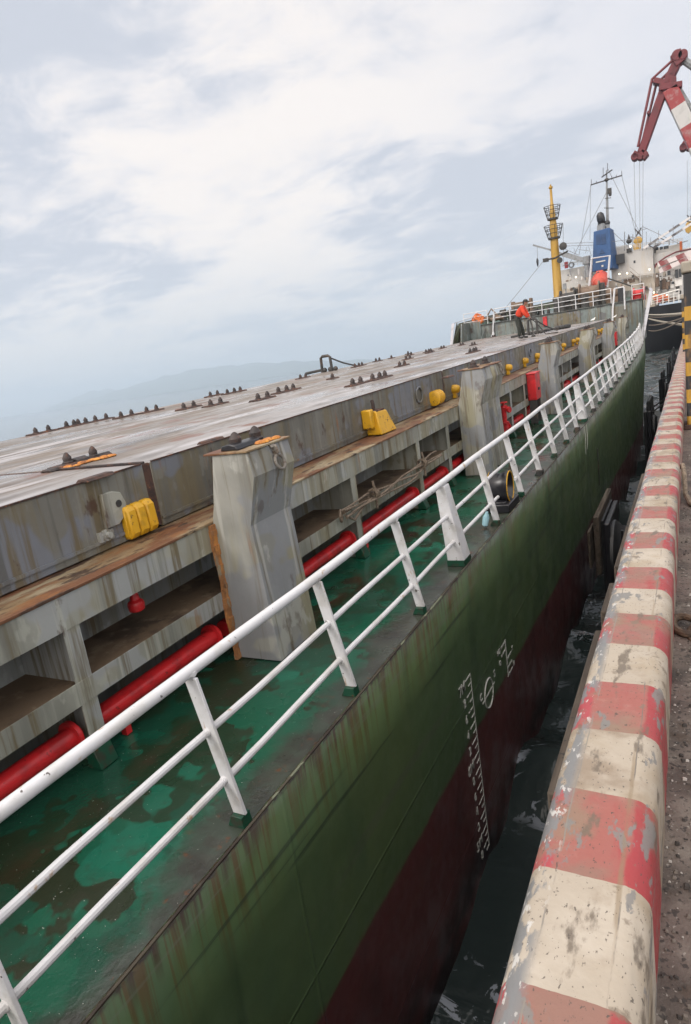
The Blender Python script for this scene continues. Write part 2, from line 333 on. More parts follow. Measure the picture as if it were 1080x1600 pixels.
redge2 = m.ramp(m.math('ADD', m.sp.outputs[0], m.math('MULTIPLY', m.math('SUBTRACT', m.noise((3, 5, 3), 5, .6, 16), .5), .05)), -.380, -.396)
m.mix(m.math('MULTIPLY', redge2, .8), m.rgb((.34, .040, .055)))
redc = m.c
m.c = cream; m.mix(m.math('LESS_THAN', st, .5), redc)
# dirt, dark pits, scuffs
m.lay((.21, .155, .105), 3.6, .50, .66, .75, off=6, detail=10).lay((.12, .095, .07), (10, 4, 10), .57, .65, .85, off=14, detail=10).lay((.17, .165, .155), (8, 3, 8), .60, .63, .9, off=26, detail=10)
m.lay((.06, .048, .04), 48, .655, .69, .85, off=7, detail=4).lay((.07, .055, .045), (90, 45, 90), .64, .68, .8, off=12, detail=3).lay((.16, .125, .09), (9, 9, 9), .595, .66, .75, off=17, detail=10)
arris = m.ramp(m.sp.outputs[0], -.365, -.405)
m.lay((.165, .168, .170), (17, 6, 17), .465, .52, .95, off=8, detail=8, mask=arris)
m.lay((.48, .465, .44), (34, 16, 34), .585, .625, .9, off=13, detail=6, mask=arris)
m.lay((.17, .165, .16), (20, 9, 20), .615, .645, .85, off=18, detail=9, mask=redge)
def seam(x0, wd_, off):
    d = m.math('ABSOLUTE', m.math('SUBTRACT', m.math('ADD', m.sp.outputs[0], m.math('MULTIPLY', m.math('SUBTRACT', m.noise((1, 4, 1), 4, .6, off), .5), .022)), x0))
    return m.ramp(d, wd_, wd_*.3)
m.lay((.20, .145, .085), (12, 1.3, 12), .53, .66, .65, off=9, mask=seam(-.206, .010, 21))
m.lay((.13, .115, .10), (12, 2.5, 12), .48, .56, .9, off=10, mask=seam(-.200, .0030, 21))
m.lay((.20, .18, .155), (12, 4, 12), .42, .52, .9, off=11, mask=seam(-.376, .0035, 25))
m.bump(34, .5, .004, 6).bump(5, .3, .014, 4, add=m.bn).roughn(6, .42, .66); MT['kerb'] = m.done()

# yellow / black post
m = M('post_stripes', (.02, .021, .024), .55, coord='obj')
zz = m.math('FRACT', m.math('DIVIDE', m.sp.outputs[2], .4363))
yel = m.rgb((.40, .22, .025))
m.mix(m.math('MULTIPLY', m.math('LESS_THAN', zz, .5), m.math('LESS_THAN', m.sp.outputs[2], 2.04)), yel)
m.mix(m.math('GREATER_THAN', m.sp.outputs[2], 2.47), m.rgb((.28, .25, .205)))
m.lay((.16, .09, .04), (5, 5, 2), .55, .7, .8, off=1).lay((.14, .075, .035), 5, .35, .6, .85, off=2, mask=m.ramp(m.sp.outputs[2], .30, .1)).bump(15, .3, .006); MT['post'] = m.done()

def striped(name, ca, cb, length, axis):
    m = M(name, ca, .5)
    v = m.n('ShaderNodeVectorMath', operation='DOT_PRODUCT'); m.l(m.co, v.inputs[0]); v.inputs[1].default_value = axis
    f = m.math('FRACT', m.math('DIVIDE', v.outputs['Value'], length))
    m.mix(m.math('LESS_THAN', f, .5), m.rgb(cb)); m.lay(tuple(c*.7 for c in ca), .6, .48, .66, .5); MT[name] = m.done()

# ------------------------------------------------------------------ mesh helpers
XQ, ZP = .008, .026                          # the ship lies with a small yaw and bow-up trim
def SP(p): return Vector((p[0]+XQ*p[1], p[1], p[2]+ZP*p[1]))
class MB:
    def __init__(s, ship=False): s.v = []; s.f = []; s.mi = []; s.ship = ship; s.cur = 0
    def add(s, vs, fs):
        b = len(s.v); s.v += [tuple(v) for v in vs]; s.f += [tuple(i+b for i in f) for f in fs]; s.mi += [s.cur]*len(fs); return s
    def box(s, x0, x1, y0, y1, z0, z1):
        x0, x1 = min(x0, x1), max(x0, x1); y0, y1 = min(y0, y1), max(y0, y1); z0, z1 = min(z0, z1), max(z0, z1)
        return s.add([(x, y, z) for z in (z0, z1) for y in (y0, y1) for x in (x0, x1)],
                     [(0, 2, 3, 1), (4, 5, 7, 6), (0, 1, 5, 4), (2, 6, 7, 3), (0, 4, 6, 2), (1, 3, 7, 5)])
    def prism(s, prof, a, b, n=1, axis='y'):
        """closed profile (two coords) extruded along an axis, in n steps"""
        k = len(prof); vs = []
        for i in range(n+1):
            t = a+(b-a)*i/n
            for p in prof:
                vs.append((p[0], t, p[1]) if axis == 'y' else ((t, p[0], p[1]) if axis == 'x' else (p[0], p[1], t)))
        fs = [(i*k+j, i*k+(j+1) % k, (i+1)*k+(j+1) % k, (i+1)*k+j) for i in range(n) for j in range(k)]
        fs += [tuple(range(k-1, -1, -1)), tuple(n*k+j for j in range(k))]
        return s.add(vs, fs)
    def tube(s, pts, r, n=8, cap=True):
        pts = [Vector(p) for p in pts]; k = len(pts); rs = r if isinstance(r, (list, tuple)) else [r]*k
        vs = []; up = None
        for i, p in enumerate(pts):
            t = (pts[min(i+1, k-1)]-pts[max(i-1, 0)]).normalized()
            if up is None:
                up = Vector((0, 0, 1)) if abs(t.z) < .9 else Vector((0, 1, 0))
            u = (up-t*up.dot(t))
            u = u.normalized() if u.length > 1e-5 else t.orthogonal().normalized()
            up = u; w_ = t.cross(u)
            for j in range(n):
                a = 2*math.pi*j/n; vs.append(p+(u*math.cos(a)+w_*math.sin(a))*rs[i])
        fs = [(i*n+j, i*n+(j+1) % n, (i+1)*n+(j+1) % n, (i+1)*n+j) for i in range(k-1) for j in range(n)]
        if cap: fs += [tuple(range(n-1, -1, -1)), tuple((k-1)*n+j for j in range(n))]
        return s.add(vs, fs)
    def bar(s, a, b, w_, h, up=(0, 0, 1)):
        a, b = Vector(a), Vector(b); t = (b-a).normalized(); u = Vector(up)
        u = (u-t*u.dot(t)).normalized() if abs(u.dot(t)) < .99 else t.orthogonal().normalized()
        q = t.cross(u); vs = []
        for p in (a, b):
            for sx, sy in ((-1, -1), (1, -1), (1, 1), (-1, 1)): vs.append(p+q*(sx*w_/2)+u*(sy*h/2))
        return s.add(vs, [(0, 3, 2, 1), (4, 5, 6, 7), (0, 1, 5, 4), (1, 2, 6, 5), (2, 3, 7, 6), (3, 0, 4, 7)])
    def torus(s, c, axis, R_, r, n=20, m_=8, sx=1, sy=1):
        c = Vector(c); ax = Vector(axis).normalized(); u = ax.orthogonal().normalized()
        if abs(ax.z) < .9: u = (Vector((0, 0, 1))-ax*ax.z).normalized()
        v_ = ax.cross(u); vs = []
        for i in range(n):
            a = 2*math.pi*i/n; d = u*math.cos(a)*sx+v_*math.sin(a)*sy
            for j in range(m_):
                b = 2*math.pi*j/m_; vs.append(c+d*(R_+r*math.cos(b))+ax*(r*math.sin(b)))
        return s.add(vs, [(i*m_+j, ((i+1) % n)*m_+j, ((i+1) % n)*m_+(j+1) % m_, i*m_+(j+1) % m_) for i in range(n) for j in range(m_)])
    def ball(s, c, rx, ry, rz, n=10, k=6):
        vs = [(c[0], c[1], c[2]-rz)]; 
        for i in range(1, k):
            ph = -math.pi/2+math.pi*i/k
            for j in range(n):
                a = 2*math.pi*j/n; vs.append((c[0]+rx*math.cos(ph)*math.cos(a), c[1]+ry*math.cos(ph)*math.sin(a), c[2]+rz*math.sin(ph)))
        vs.append((c[0], c[1], c[2]+rz)); L = len(vs)-1
        fs = [(0, 1+(j+1) % n, 1+j) for j in range(n)]
        fs += [(1+i*n+j, 1+i*n+(j+1) % n, 1+(i+1)*n+(j+1) % n, 1+(i+1)*n+j) for i in range(k-2) for j in range(n)]
        fs += [(L, L-n+j, L-n+(j+1) % n) for j in range(n)]
        return s.add(vs, fs)
    def lathe(s, c, axis, prof, n=14):
        """prof: (distance along axis, radius)"""
        c = Vector(c); ax = Vector(axis).normalized()
        return s.tube_prof([c+ax*p[0] for p in prof], [max(p[1], .0005) for p in prof], ax, n)
    def tube_prof(s, pts, rs, ax, n):
        u = ax.orthogonal().normalized(); v_ = ax.cross(u); vs = []
        for p, r in zip(pts, rs):
            for j in range(n):
                a = 2*math.pi*j/n; vs.append(p+(u*math.cos(a)+v_*math.sin(a))*r)
        k = len(pts)
        fs = [(i*n+j, i*n+(j+1) % n, (i+1)*n+(j+1) % n, (i+1)*n+j) for i in range(k-1) for j in range(n)]
        fs += [tuple(range(n-1, -1, -1)), tuple((k-1)*n+j for j in range(n))]
        return s.add(vs, fs)
    def build(s, name, mat, parent=None, org=None, bevel=0, smooth=True, mats=None):
        vs = [SP(v) for v in s.v] if s.ship else [Vector(v) for v in s.v]
        pw = WL.get(parent, Vector((0, 0, 0))) if parent else Vector((0, 0, 0))
        if org is None: org = pw
        else: org = SP(org) if s.ship else Vector(org)
        me = bpy.data.meshes.new(name); me.from_pydata([v-org for v in vs], [], s.f); me.update()
        bm = bmesh.new(); bm.from_mesh(me); bmesh.ops.recalc_face_normals(bm, faces=bm.faces[:]); bm.to_mesh(me); bm.free()
        for q in (mats or [mat]): me.materials.append(MT[q] if isinstance(q, str) else q)
        if mats:
            for p, i in zip(me.polygons, s.mi): p.material_index = i
        if smooth:
            for p in me.polygons: p.use_smooth = True
            me.set_sharp_from_angle(angle=rad(35))
        o = bpy.data.objects.new(name, me); C.objects.link(o)
        if parent: o.parent = parent
        o.location = org-pw; WL[o] = org
        if bevel:
            bv = o.modifiers.new('bevel', 'BEVEL'); bv.width = bevel; bv.segments = 2; bv.limit_method = 'ANGLE'; bv.angle_limit = rad(40)
        return o
WL = {}
def tag(o, label=None, cat=None, group=None, kind=None):
    if label: o['label'] = label
    if cat: o['category'] = cat
    if group: o['group'] = group
    if kind: o['kind'] = kind
    return o
def empty(name, loc, label, cat, group=None):
    o = bpy.data.objects.new(name, None); C.objects.link(o); o.location = loc; WL[o] = Vector(loc); o.empty_display_size = .2
    return tag(o, label, cat, group)
def kids(o): return [c for c in bpy.data.objects if c.parent == o]
def copy_tree(o, loc=None, parent=None):
    """copy with parts; loc = world place of the copy's origin"""
    c = o.copy(); C.objects.link(c); c.parent = parent
    w_ = Vector(loc) if loc is not None else (WL[parent]+o.location if parent else WL[o])
    c.location = w_-(WL[parent] if parent else Vector((0, 0, 0))); WL[c] = w_
    for ch in kids(o):
        copy_tree(ch, None, c)
    return c

# ------------------------------------------------------------------ setting: sea, quay, hills
ZW = -6.7
# open sea as one sheet; its harbour part carries real wavelets
mb = MB(); wr = random.Random(11)
WX0, WX1, WY0, WY1, WR = -26.0, 1.0, -6.0, 152.0, .45
waves = []
for k in range(16):
    lam = wr.uniform(1.3, 4.2); th = wr.gauss(rad(90), rad(38)); waves.append((2*math.pi/lam*math.cos(th), 2*math.pi/lam*math.sin(th), wr.uniform(0, 6.3), .026*lam*wr.uniform(.6, 1.2)))
nx, ny = int((WX1-WX0)/WR), int((WY1-WY0)/WR); vs = []
for j in range(ny+1):
    y = WY0+(WY1-WY0)*j/ny
    for i in range(nx+1):
        x = WX0+(WX1-WX0)*i/nx; e = max(0, min(1, min(i, nx-i, j, ny-j)/6))
        vs.append((x, y, ZW+e*sum(a*math.sin(kx*x+ky*y+p) for kx, ky, p, a in waves)))
mb.add(vs, [(j*(nx+1)+i, j*(nx+1)+i+1, (j+1)*(nx+1)+i+1, (j+1)*(nx+1)+i) for j in range(ny) for i in range(nx)])
B = 14000
for x0, x1, y0, y1 in ((-B, WX0, -900, 13500), (WX1, B, -900, 13500), (WX0, WX1, -900, WY0), (WX0, WX1, WY1, 13500)):
    mb.add([(x0, y0, ZW), (x1, y0, ZW), (x1, y1, ZW), (x0, y1, ZW)], [(0, 1, 2, 3)])
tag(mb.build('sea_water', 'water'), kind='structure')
mb = MB(); mb.cur = 0
QX = -.457
mb.box(QX, 400, -8, 700, -9.0, -1.85)
o = mb.build('quay', None, mats=['quay', 'quay_wall'], smooth=False)
for p in o.data.polygons: p.material_index = 0 if p.normal.z > .5 else 1
tag(o, kind='structure')

def hill(name, pts, y0, depth):
    """ridge line pts (x, height) -> a hill body with a front and a back slope"""
    mb = MB(); n = len(pts); rows = 10; vs = []
    for i in range(rows+1):
        t = i/rows; s_ = math.sin(math.pi*t)**.8
        for j, (x, h) in enumerate(pts):
            jit = 1+.18*math.sin(j*1.7+i*2.3)*math.sin(i*.9+j*.6)
            vs.append((x+40*math.sin(i*1.9+j), y0+depth*t, ZW-.5+h*s_*(jit if 0 < i < rows else 0)))
    fs = [(i*n+j, i*n+j+1, (i+1)*n+j+1, (i+1)*n+j) for i in range(rows) for j in range(n-1)]
    mb.add(vs, fs); return tag(mb.build(name, 'hill'), kind='structure')
def lerp_pts(ctrl, n):
    out = []
    for i in range(n):
        x = ctrl[0][0]+(ctrl[-1][0]-ctrl[0][0])*i/(n-1)
        for a, b in zip(ctrl, ctrl[1:]):
            if a[0] <= x <= b[0]:
                t = (x-a[0])/(b[0]-a[0]); t = t*t*(3-2*t); h = a[1]+(b[1]-a[1])*t; break
        out.append((x, max(0, h+7*math.sin(i*1.3)+4*math.sin(i*2.9)) if 0 < i < n-1 else 0))
    return out
hill('hill', lerp_pts([(-11600, 0), (-10700, 90), (-9700, 200), (-8850, 285), (-8150, 312), (-7000, 275), (-6000, 190), (-5000, 80), (-4300, 0)], 60), 8800, 1600)
hill('hills', lerp_pts([(-13500, 0), (-13200, 160), (-12300, 260), (-11200, 170), (-9900, 0)], 40), 10200, 1600)

# ------------------------------------------------------------------ red and cream kerb
ZK = -1.5
mb = MB()
def arc(cx, cz, r_, a0, a1, n_): return [(cx+r_*math.cos(rad(a0+(a1-a0)*i/n_)), cz+r_*math.sin(rad(a0+(a1-a0)*i/n_))) for i in range(n_+1)]
prof = [(-.125, -1.85)]+arc(-.200, -1.575, .075, 0, 82, 9)+[(-.203, -1.5)]+[(-.374, -1.5)]+arc(-.394, -1.556, .056, 80, 180, 9)+[(-.450, -1.85)]
mb.prism(prof, -2, 160, 420); jr = random.Random(5)
kk_ = len(prof)
for q_ in range(len(mb.v)):
    x_, y_, z_ = mb.v[q_]
    if y_ < 40 and z_ > -1.8: mb.v[q_] = (x_+.0035*math.sin(y_*2.1)+jr.uniform(-.0018, .0018), y_, z_+.003*math.sin(y_*3.3+x_*9)+jr.uniform(-.0016, .0016))
kerb = mb.build('quay_kerb', 'kerb')
tag(kerb, 'long rounded kerb painted in red and cream stripes along the quay edge', 'kerb')

# timber rubbing boards on the quay face, a few lengths
for i, (y0, y1, lab) in enumerate([(-.5, 2.25, 'timber board on the quay face below the kerb, hidden behind the nearest stripes'),
        (2.62, 4.42, 'grey timber board showing beside the kerb, the longest and nearest of the visible boards'),
        (4.74, 5.35, 'short timber board beside the kerb, between the two longer boards'),
        (5.75, 9.6, 'weathered timber board beside the kerb just above the nearest black fender')]):
    if i == 0: continue
    mb = MB(); mb.prism([(-.459, -2.6), (-.459, -2.03), (-.632, -2.045), (-.635, -2.6)], y0, y1, 1)
    tag(mb.build('fender_board', 'timber', org=(-.53, (y0+y1)/2, -2.6), bevel=.012), lab, 'timber board', 'timber boards along the quay face')

# black fenders between quay and hull
def fender(y, label):
    r = empty('quay_fender', (QX, y, -5.2), label, 'fender', 'black fenders along the quay wall')
    mb = MB(); mb.box(-1.78, -1.58, y-1.25, y+1.25, -6.3, -3.95); mb.build('front_panel', 'black', r, bevel=.05)
    mb = MB(); mb.prism([(-1.60, -3.95), (-1.60, -3.62), (-1.66, -3.5), (-1.72, -3.5), (-1.79, -3.62), (-1.79, -3.95)], y-1.2, y+1.2); mb.build('panel_head', 'rubber', r, bevel=.03)
    for k in range(2):
        mb = MB(); mb.box(-1.92, -1.785, y-1.15+k*1.2, y-.05+k*1.2, -6.2, -4.0); mb.build('facing_pad', 'rubber', r, bevel=.02)
    mb = MB(); mb.lathe((QX, y, -5.0), (-1, 0, 0), [(0, .75), (.12, .75), (.2, .55), (.6, .48), (.95, .55), (1.05, .7), (1.14, .7)], 20); mb.build('rubber_drum', 'rubber', r)
    for k in (-1, 1):
        mb = MB(); mb.tube([(QX, y+k*1.0, -3.2), (-.95, y+k*1.02, -3.62), (-1.58, y+k*1.05, -4.05)], .035, 6); mb.build('chain', 'rubber', r)
    return r
f0 = fender(33.2, 'black rubber fender with upright panel, second from the camera along the quay')
FL = {16.0: None, 50.0: 'black upright fender between the hull and quay, third along the row', 67.5: 'black upright fender far along the quay, fourth in the row', 86: 'black fender nearest the dark stern ahead, fifth and farthest of the row'}
for y, lab in FL.items():
    if lab: tag(copy_tree(f0, (QX, y, -5.2)), lab)
# nearest one carries a timber facing
y = 16.2
r = empty('quay_fender', (QX, y, -5.4), 'nearest black fender, with a brown timber facing against the hull', 'fender', 'black fenders along the quay wall')
mb = MB(); mb.box(-1.84, -1.70, y-1.1, y+1.1, -6.6, -4.35); mb.build('front_panel', 'black', r, bevel=.03)
mb = MB(); mb.box(-2.02, -1.90, y-1.35, y+1.5, -5.5, -4.12); mb.build('timber_facing', 'timber', r, bevel=.02)
mb = MB(); mb.box(-2.10, -2.05, y-1.75, y-1.0, -5.2, -4.35); mb.build('side_plank', 'timber', r, bevel=.01)
mb = MB(); mb.box(-1.90, -1.84, y-1.0, y+1.0, -6.4, -4.3); mb.build('facing_pad', 'rubber', r, bevel=.01)
mb = MB(); mb.lathe((QX, y-.5, -5.3), (-1, 0, 0), [(0, .85), (.15, .85), (.2, .72), (.5, .66), (.56, .73), (.66, .73), (.72, .66), (1.05, .72), (1.18, .85), (1.25, .85)], 24); mb.build('rubber_drum', 'rubber', r)
mb = MB(); mb.tube([(-1.45, y-1.1, -4.5), (-1.47, y-1.12, -5.7)], .03, 6); mb.build('chain', 'rubber', r)

# striped warning posts
pb = at(1072, 672, z=-1.85)
def warn_post(x, y, lab, first=None):
    r = empty('warning_post', (x, y, -1.85), lab, 'post', 'black and yellow posts on the quay edge')
    mb = MB(); mb.box(x, x+.42, y, y+.42, -1.848, .62); mb.build('post_shaft', 'post', r, bevel=.025)
    mb = MB(); mb.box(x-.03, x+.45, y-.03, y+.45, .62, .80); mb.build('post_cap', 'post', r, bevel=.03)
    mb = MB(); mb.box(x-.05, x+.47, y-.05, y+.47, -1.849, -1.77); mb.build('base_plate', 'rust', r, bevel=.01)
    return r
p0 = warn_post(pb.x+.02, 12.0, 'tall square post with black and yellow bands and a grey cap, nearest on the quay')
p1 = copy_tree(p0, (pb.x-.18, 31, -1.85)); tag(p1, 'banded post half hidden behind the nearer tall one, farther along the kerb')

# chain lying on the quay
def links(mb, pts, R_, r):
    for i in range(len(pts)-1):
        a, b = Vector(pts[i]), Vector(pts[i+1]); c = (a+b)/2; d = (b-a).normalized()
        up = Vector((0, 0, 1)); side = d.cross(up).normalized()
        n_ = (up*.95+side*.3) if i % 2 == 0 else (side*.8+up*.6)
        n_ = (n_-d*n_.dot(d)).normalized(); q = n_.cross(d)
        L = (b-a).length*.62; ring = []
        for k in range(16):
            t = 2*math.pi*k/16; e = d*(math.cos(t)*L+(.35*R_ if math.cos(t) > 0 else -.35*R_)*0)+q*(math.sin(t)*R_)
            ring.append(c+e)
        vs = []; m_ = 8
        for k in range(16):
            t_ = (ring[(k+1) % 16]-ring[k-1]).normalized(); u = n_; v_ = t_.cross(u)
            for j in range(m_):
                al = 2*math.pi*j/m_; vs.append(ring[k]+(u*math.cos(al)+v_*math.sin(al))*r)
        mb.add(vs, [(k*m_+j, ((k+1) % 16)*m_+j, ((k+1) % 16)*m_+(j+1) % m_, k*m_+(j+1) % m_) for k in range(16) for j in range(m_)])
mb = MB(); links(mb, [(-.10, 4.12, -1.80), (-.02, 3.98, -1.815), (.09, 3.86, -1.815), (.22, 3.78, -1.815), (.36, 3.74, -1.815)], .062, .023)
tag(mb.build('anchor_chain', 'chain', org=(0, 4, -1.85)), 'rusty heavy chain links lying on the gritty quay beside the kerb', 'chain')
mb = MB(); mb.tube([(-.128, 7.75, -1.60), (-.10, 7.72, -1.57), (-.085, 7.55, -1.63), (-.075, 7.25, -1.78), (-.03, 7.0, -1.825), (.1, 6.9, -1.825), (.4, 6.85, -1.825)], .024, 8)
tag(mb.build('rope_end', 'rope', org=(0, 7.2, -1.85)), 'brown rope lying over the inner side of the striped kerb onto the quay', 'rope')
# grit on the quay
mb = MB()
for i in range(2600):
    yy = .8+(random.random()**1.6)*9; xx = -.115+random.random()*(.25+.09*yy); s_ = random.choice([.002, .003, .003, .004, .005, .006, .009])*(.7+.6*random.random())
    a = [(xx+s_*random.uniform(.6, 1.3)*dx, yy+s_*random.uniform(.6, 1.3)*dy, -1.848+s_*dz) for dx, dy, dz in ((-1, -1, 0), (1, -1, 0), (1, 1, 0), (-1, 1, 0), (-.5, -.5, .9), (.6, -.4, .8), (.5, .6, .9), (-.5, .5, 1.))]
    mb.cur = random.choice([0, 0, 0, 1, 1, 1, 2]); mb.add(a, [(0, 3, 2, 1), (4, 5, 6, 7), (0, 1, 5, 4), (1, 2, 6, 5), (2, 3, 7, 6), (3, 0, 4, 7)])
for nm, c_ in (('grit_grey', (.17, .145, .125)), ('grit_dark', (.05, .042, .038)), ('grit_pale', (.42, .39, .36))):
    m = M(nm, c_, .85); m.lay(tuple(q*.7 for q in c_), 60, .45, .6, .7); MT[nm] = m.done()
tag(mb.build('gravel', None, mats=['grit_grey', 'grit_dark', 'grit_pale'], smooth=False), 'loose grit and small stones scattered over the quay', 'gravel', kind='stuff')

# ------------------------------------------------------------------ the green cargo ship
D = -2.87; XC = -8.9
SHIP = empty('cargo_ship', (XC, 20, ZW), 'green hulled cargo ship with grey hatch covers and white railing alongside the quay', 'ship')
def sheer(y): return .00085*max(0, y-18)**2
def interp(tb, y):
    if y <= tb[0][0]: return tb[0][1]
    for (a, p), (b, q) in zip(tb, tb[1:]):
        if a <= y <= b:
            t = (y-a)/(b-a); return p+(q-p)*t
    return tb[-1][1]
HB_D = [(-25, 6.3), (36, 6.3), (42, 6.22), (46, 6.05), (50, 5.6), (54, 4.6), (57.5, 3.0), (60, 1.4), (61.5, .15)]
HB_W = [(-25, 6.3), (32, 6.3), (38, 6.22), (42, 6.0), (46, 5.45), (50, 4.5), (54, 3.0), (57, 1.3), (59.2, .1), (61.5, .05)]
def hb(y, z):
    t = min(1, max(0, (z+7.6)/(4.6))); t = t*t*(3-2*t) if y > 30 else t
    return interp(HB_W, y)*(1-t)+interp(HB_D, y)*t
def ztop(y):
    if y < 43.6: return D+sheer(y)
    if y < 46.4:
        t = (y-43.6)/2.8; return (D+sheer(43.6))*(1-t)+.5*t
    return .5+.05*(y-46.4)
ys = [-25+2.5*i for i in range(22)]+[31, 33, 35, 37, 39, 41, 42, 43, 43.6, 44.3, 45, 45.7, 46.4, 47.5, 49, 50.5, 52, 53.5, 55, 56.5, 58, 59.2, 60.2, 61, 61.5]
mb = MB(True); lv = 9; rows = []
for y in ys:
    zt = ztop(y); row = []
    for i in range(lv+1):
        z = -9.4+(zt+9.4)*i/lv; row.append(z)
    rows.append(row)
vs = []; n = lv+1
for side in (1, -1):
    for y, row in zip(ys, rows):
        for z in row: vs.append((XC+side*hb(y, z), y, z))
k = len(ys); fs = []
for s_ in range(2):
    o_ = s_*k*n
    for i in range(k-1):
        for j in range(lv): fs.append((o_+i*n+j, o_+(i+1)*n+j, o_+(i+1)*n+j+1, o_+i*n+j+1))
for i in range(k-1): fs.append((i*n, k*n+i*n, k*n+(i+1)*n, (i+1)*n))           # bottom
for j in range(lv):
    fs.append((j, j+1, k*n+j+1, k*n+j)); e = (k-1)*n; fs.append((e+j, k*n+e+j, k*n+e+j+1, e+j+1))
mb.add(vs, fs); hull = mb.build('hull', 'hull', SHIP)
sm = hull.modifiers.new('solid', 'SOLIDIFY'); sm.thickness = .03; sm.offset = -1

# main deck as a sheet between the sides
mb = MB(True); dy = [y for y in ys if y <= 46.4]; vs = []
for y in dy:
    h = interp(HB_D, y)-.032
    for t in (-1, -.85, 0, .85, 1): vs.append((XC+t*h, y, D+sheer(min(y, 46.4))-.006))
mb.add(vs, [(i*5+j, i*5+j+1, i*5+j+6, i*5+j+5) for i in range(len(dy)-1) for j in range(4)])
mb.build('main_deck', 'deck', SHIP)
# rounded deck-edge lip with chipped rusty arris
mb = MB(True); mb.tube([(XC+interp(HB_D, y)-.008, y, D+sheer(y)) for y in [-24+i*.8 for i in range(85)]], .011, 6)
m = M('edge_rust', (.07, .058, .04), .7); m.lay((.03, .02, .014), (6, 3, 6), .45, .55, .95, off=1, detail=6).lay((.20, .22, .15), (5, 2.3, 5), .57, .61, .9, off=3, detail=6); MT['edge'] = m.done()
mb.build('deck_edge', 'edge', SHIP)

# hatch coaming ---------------------------------------------------
Y0, Y1 = -8.0, 44.3
XO, XI = -4.2, -4.92
mb = MB(True); mb.box(XI-.03, XI, Y0, Y1, D+.0, -1.43); COAM = mb.build('hatch_coaming', 'inner_grey', SHIP)
mb = MB(True); mb.prism([(XI-.6, -1.435), (XI-.6, -1.41), (XO+.012, -1.41), (XO+.012, -1.435)], Y0, Y1, 1); mb.build('coaming_ledge', 'ledge', SHIP, bevel=.004)
mb = MB(True); mb.box(XO-.012, XO, Y0, Y1, -1.70, -1.436); mb.build('upper_band', 'coaming_grey', SHIP)
mb = MB(True); mb.box(XI+.003, XO-.016, Y0, Y1, -2.175, -2.16); mb.build('stringer_shelf', 'shelf', SHIP)
mb = MB(True); mb.box(XO-.014, XO-.001, Y0, Y1, -2.31, -2.13); mb.build('lower_band', 'coaming_grey', SHIP)
mb = MB(True); mb.box(-13.6, -13.5, Y0, Y1, D, -1.43); mb.box(-13.6, XI-.04, Y1-.05, Y1, D, -1.43); mb.build('far_coaming', 'inner_grey', SHIP)
webs = [-3.2, -1.4, .95, 2.98, 7.75, 10.2, 11.75, 15.2, 16.75, 18.3, 19.7, 22.4, 24.3, 26.2, 30.6, 32.4, 34.2, 38, 39.8, 41.6]
mb = MB(True)
mb.box(XI+.002, XO-.02, -.008, .008, D, -1.437); mb.box(XO-.02, XO-.006, -.075, .075, D, -1.702)
w0 = mb.build('coaming_bracket', 'coaming_grey', SHIP, org=(XO, 0, D))
mb = MB(True); mb.prism([(XO-.10, D), (XO+.05, D), (XO+.0, D+.17), (XO-.10, D+.17)], -.085, .085); mb.build('bracket_foot', 'foot_green', w0, bevel=.006)
w0.location = SP((XO, webs[0], D))-WL[SHIP]; WL[w0] = SP((XO, webs[0], D))
for y in webs[1:]: copy_tree(w0, SP((XO, y, D)), SHIP)

# red fire main under the shelf, in flanged lengths between the brackets
ends = [-3.2, -1.4, .95, 2.98, 4.72, 7.75, 10.2, 11.75, 13.95, 16.75, 19.7, 22.4, 26.2, 30.6, 34.2, 38, 41.6, 44]
PX, PZ, PR = -4.36, -2.575, .084
for a, b in zip(ends, ends[1:]):
    mb = MB(True); mb.lathe((PX, a+.06, PZ), (0, 1, 0), [(0, PR+.0), (.0, PR), (b-a-.20, PR), (b-a-.20, PR+.045), (b-a-.165, PR+.045), (b-a-.165, PR), (b-a-.12, PR-.02)], 16)
    mb.box(PX-.03, PX+.03, a+.35, a+.41, D, PZ-.06)
    mb.build('fire_main_pipe', 'pipe_red', SHIP)

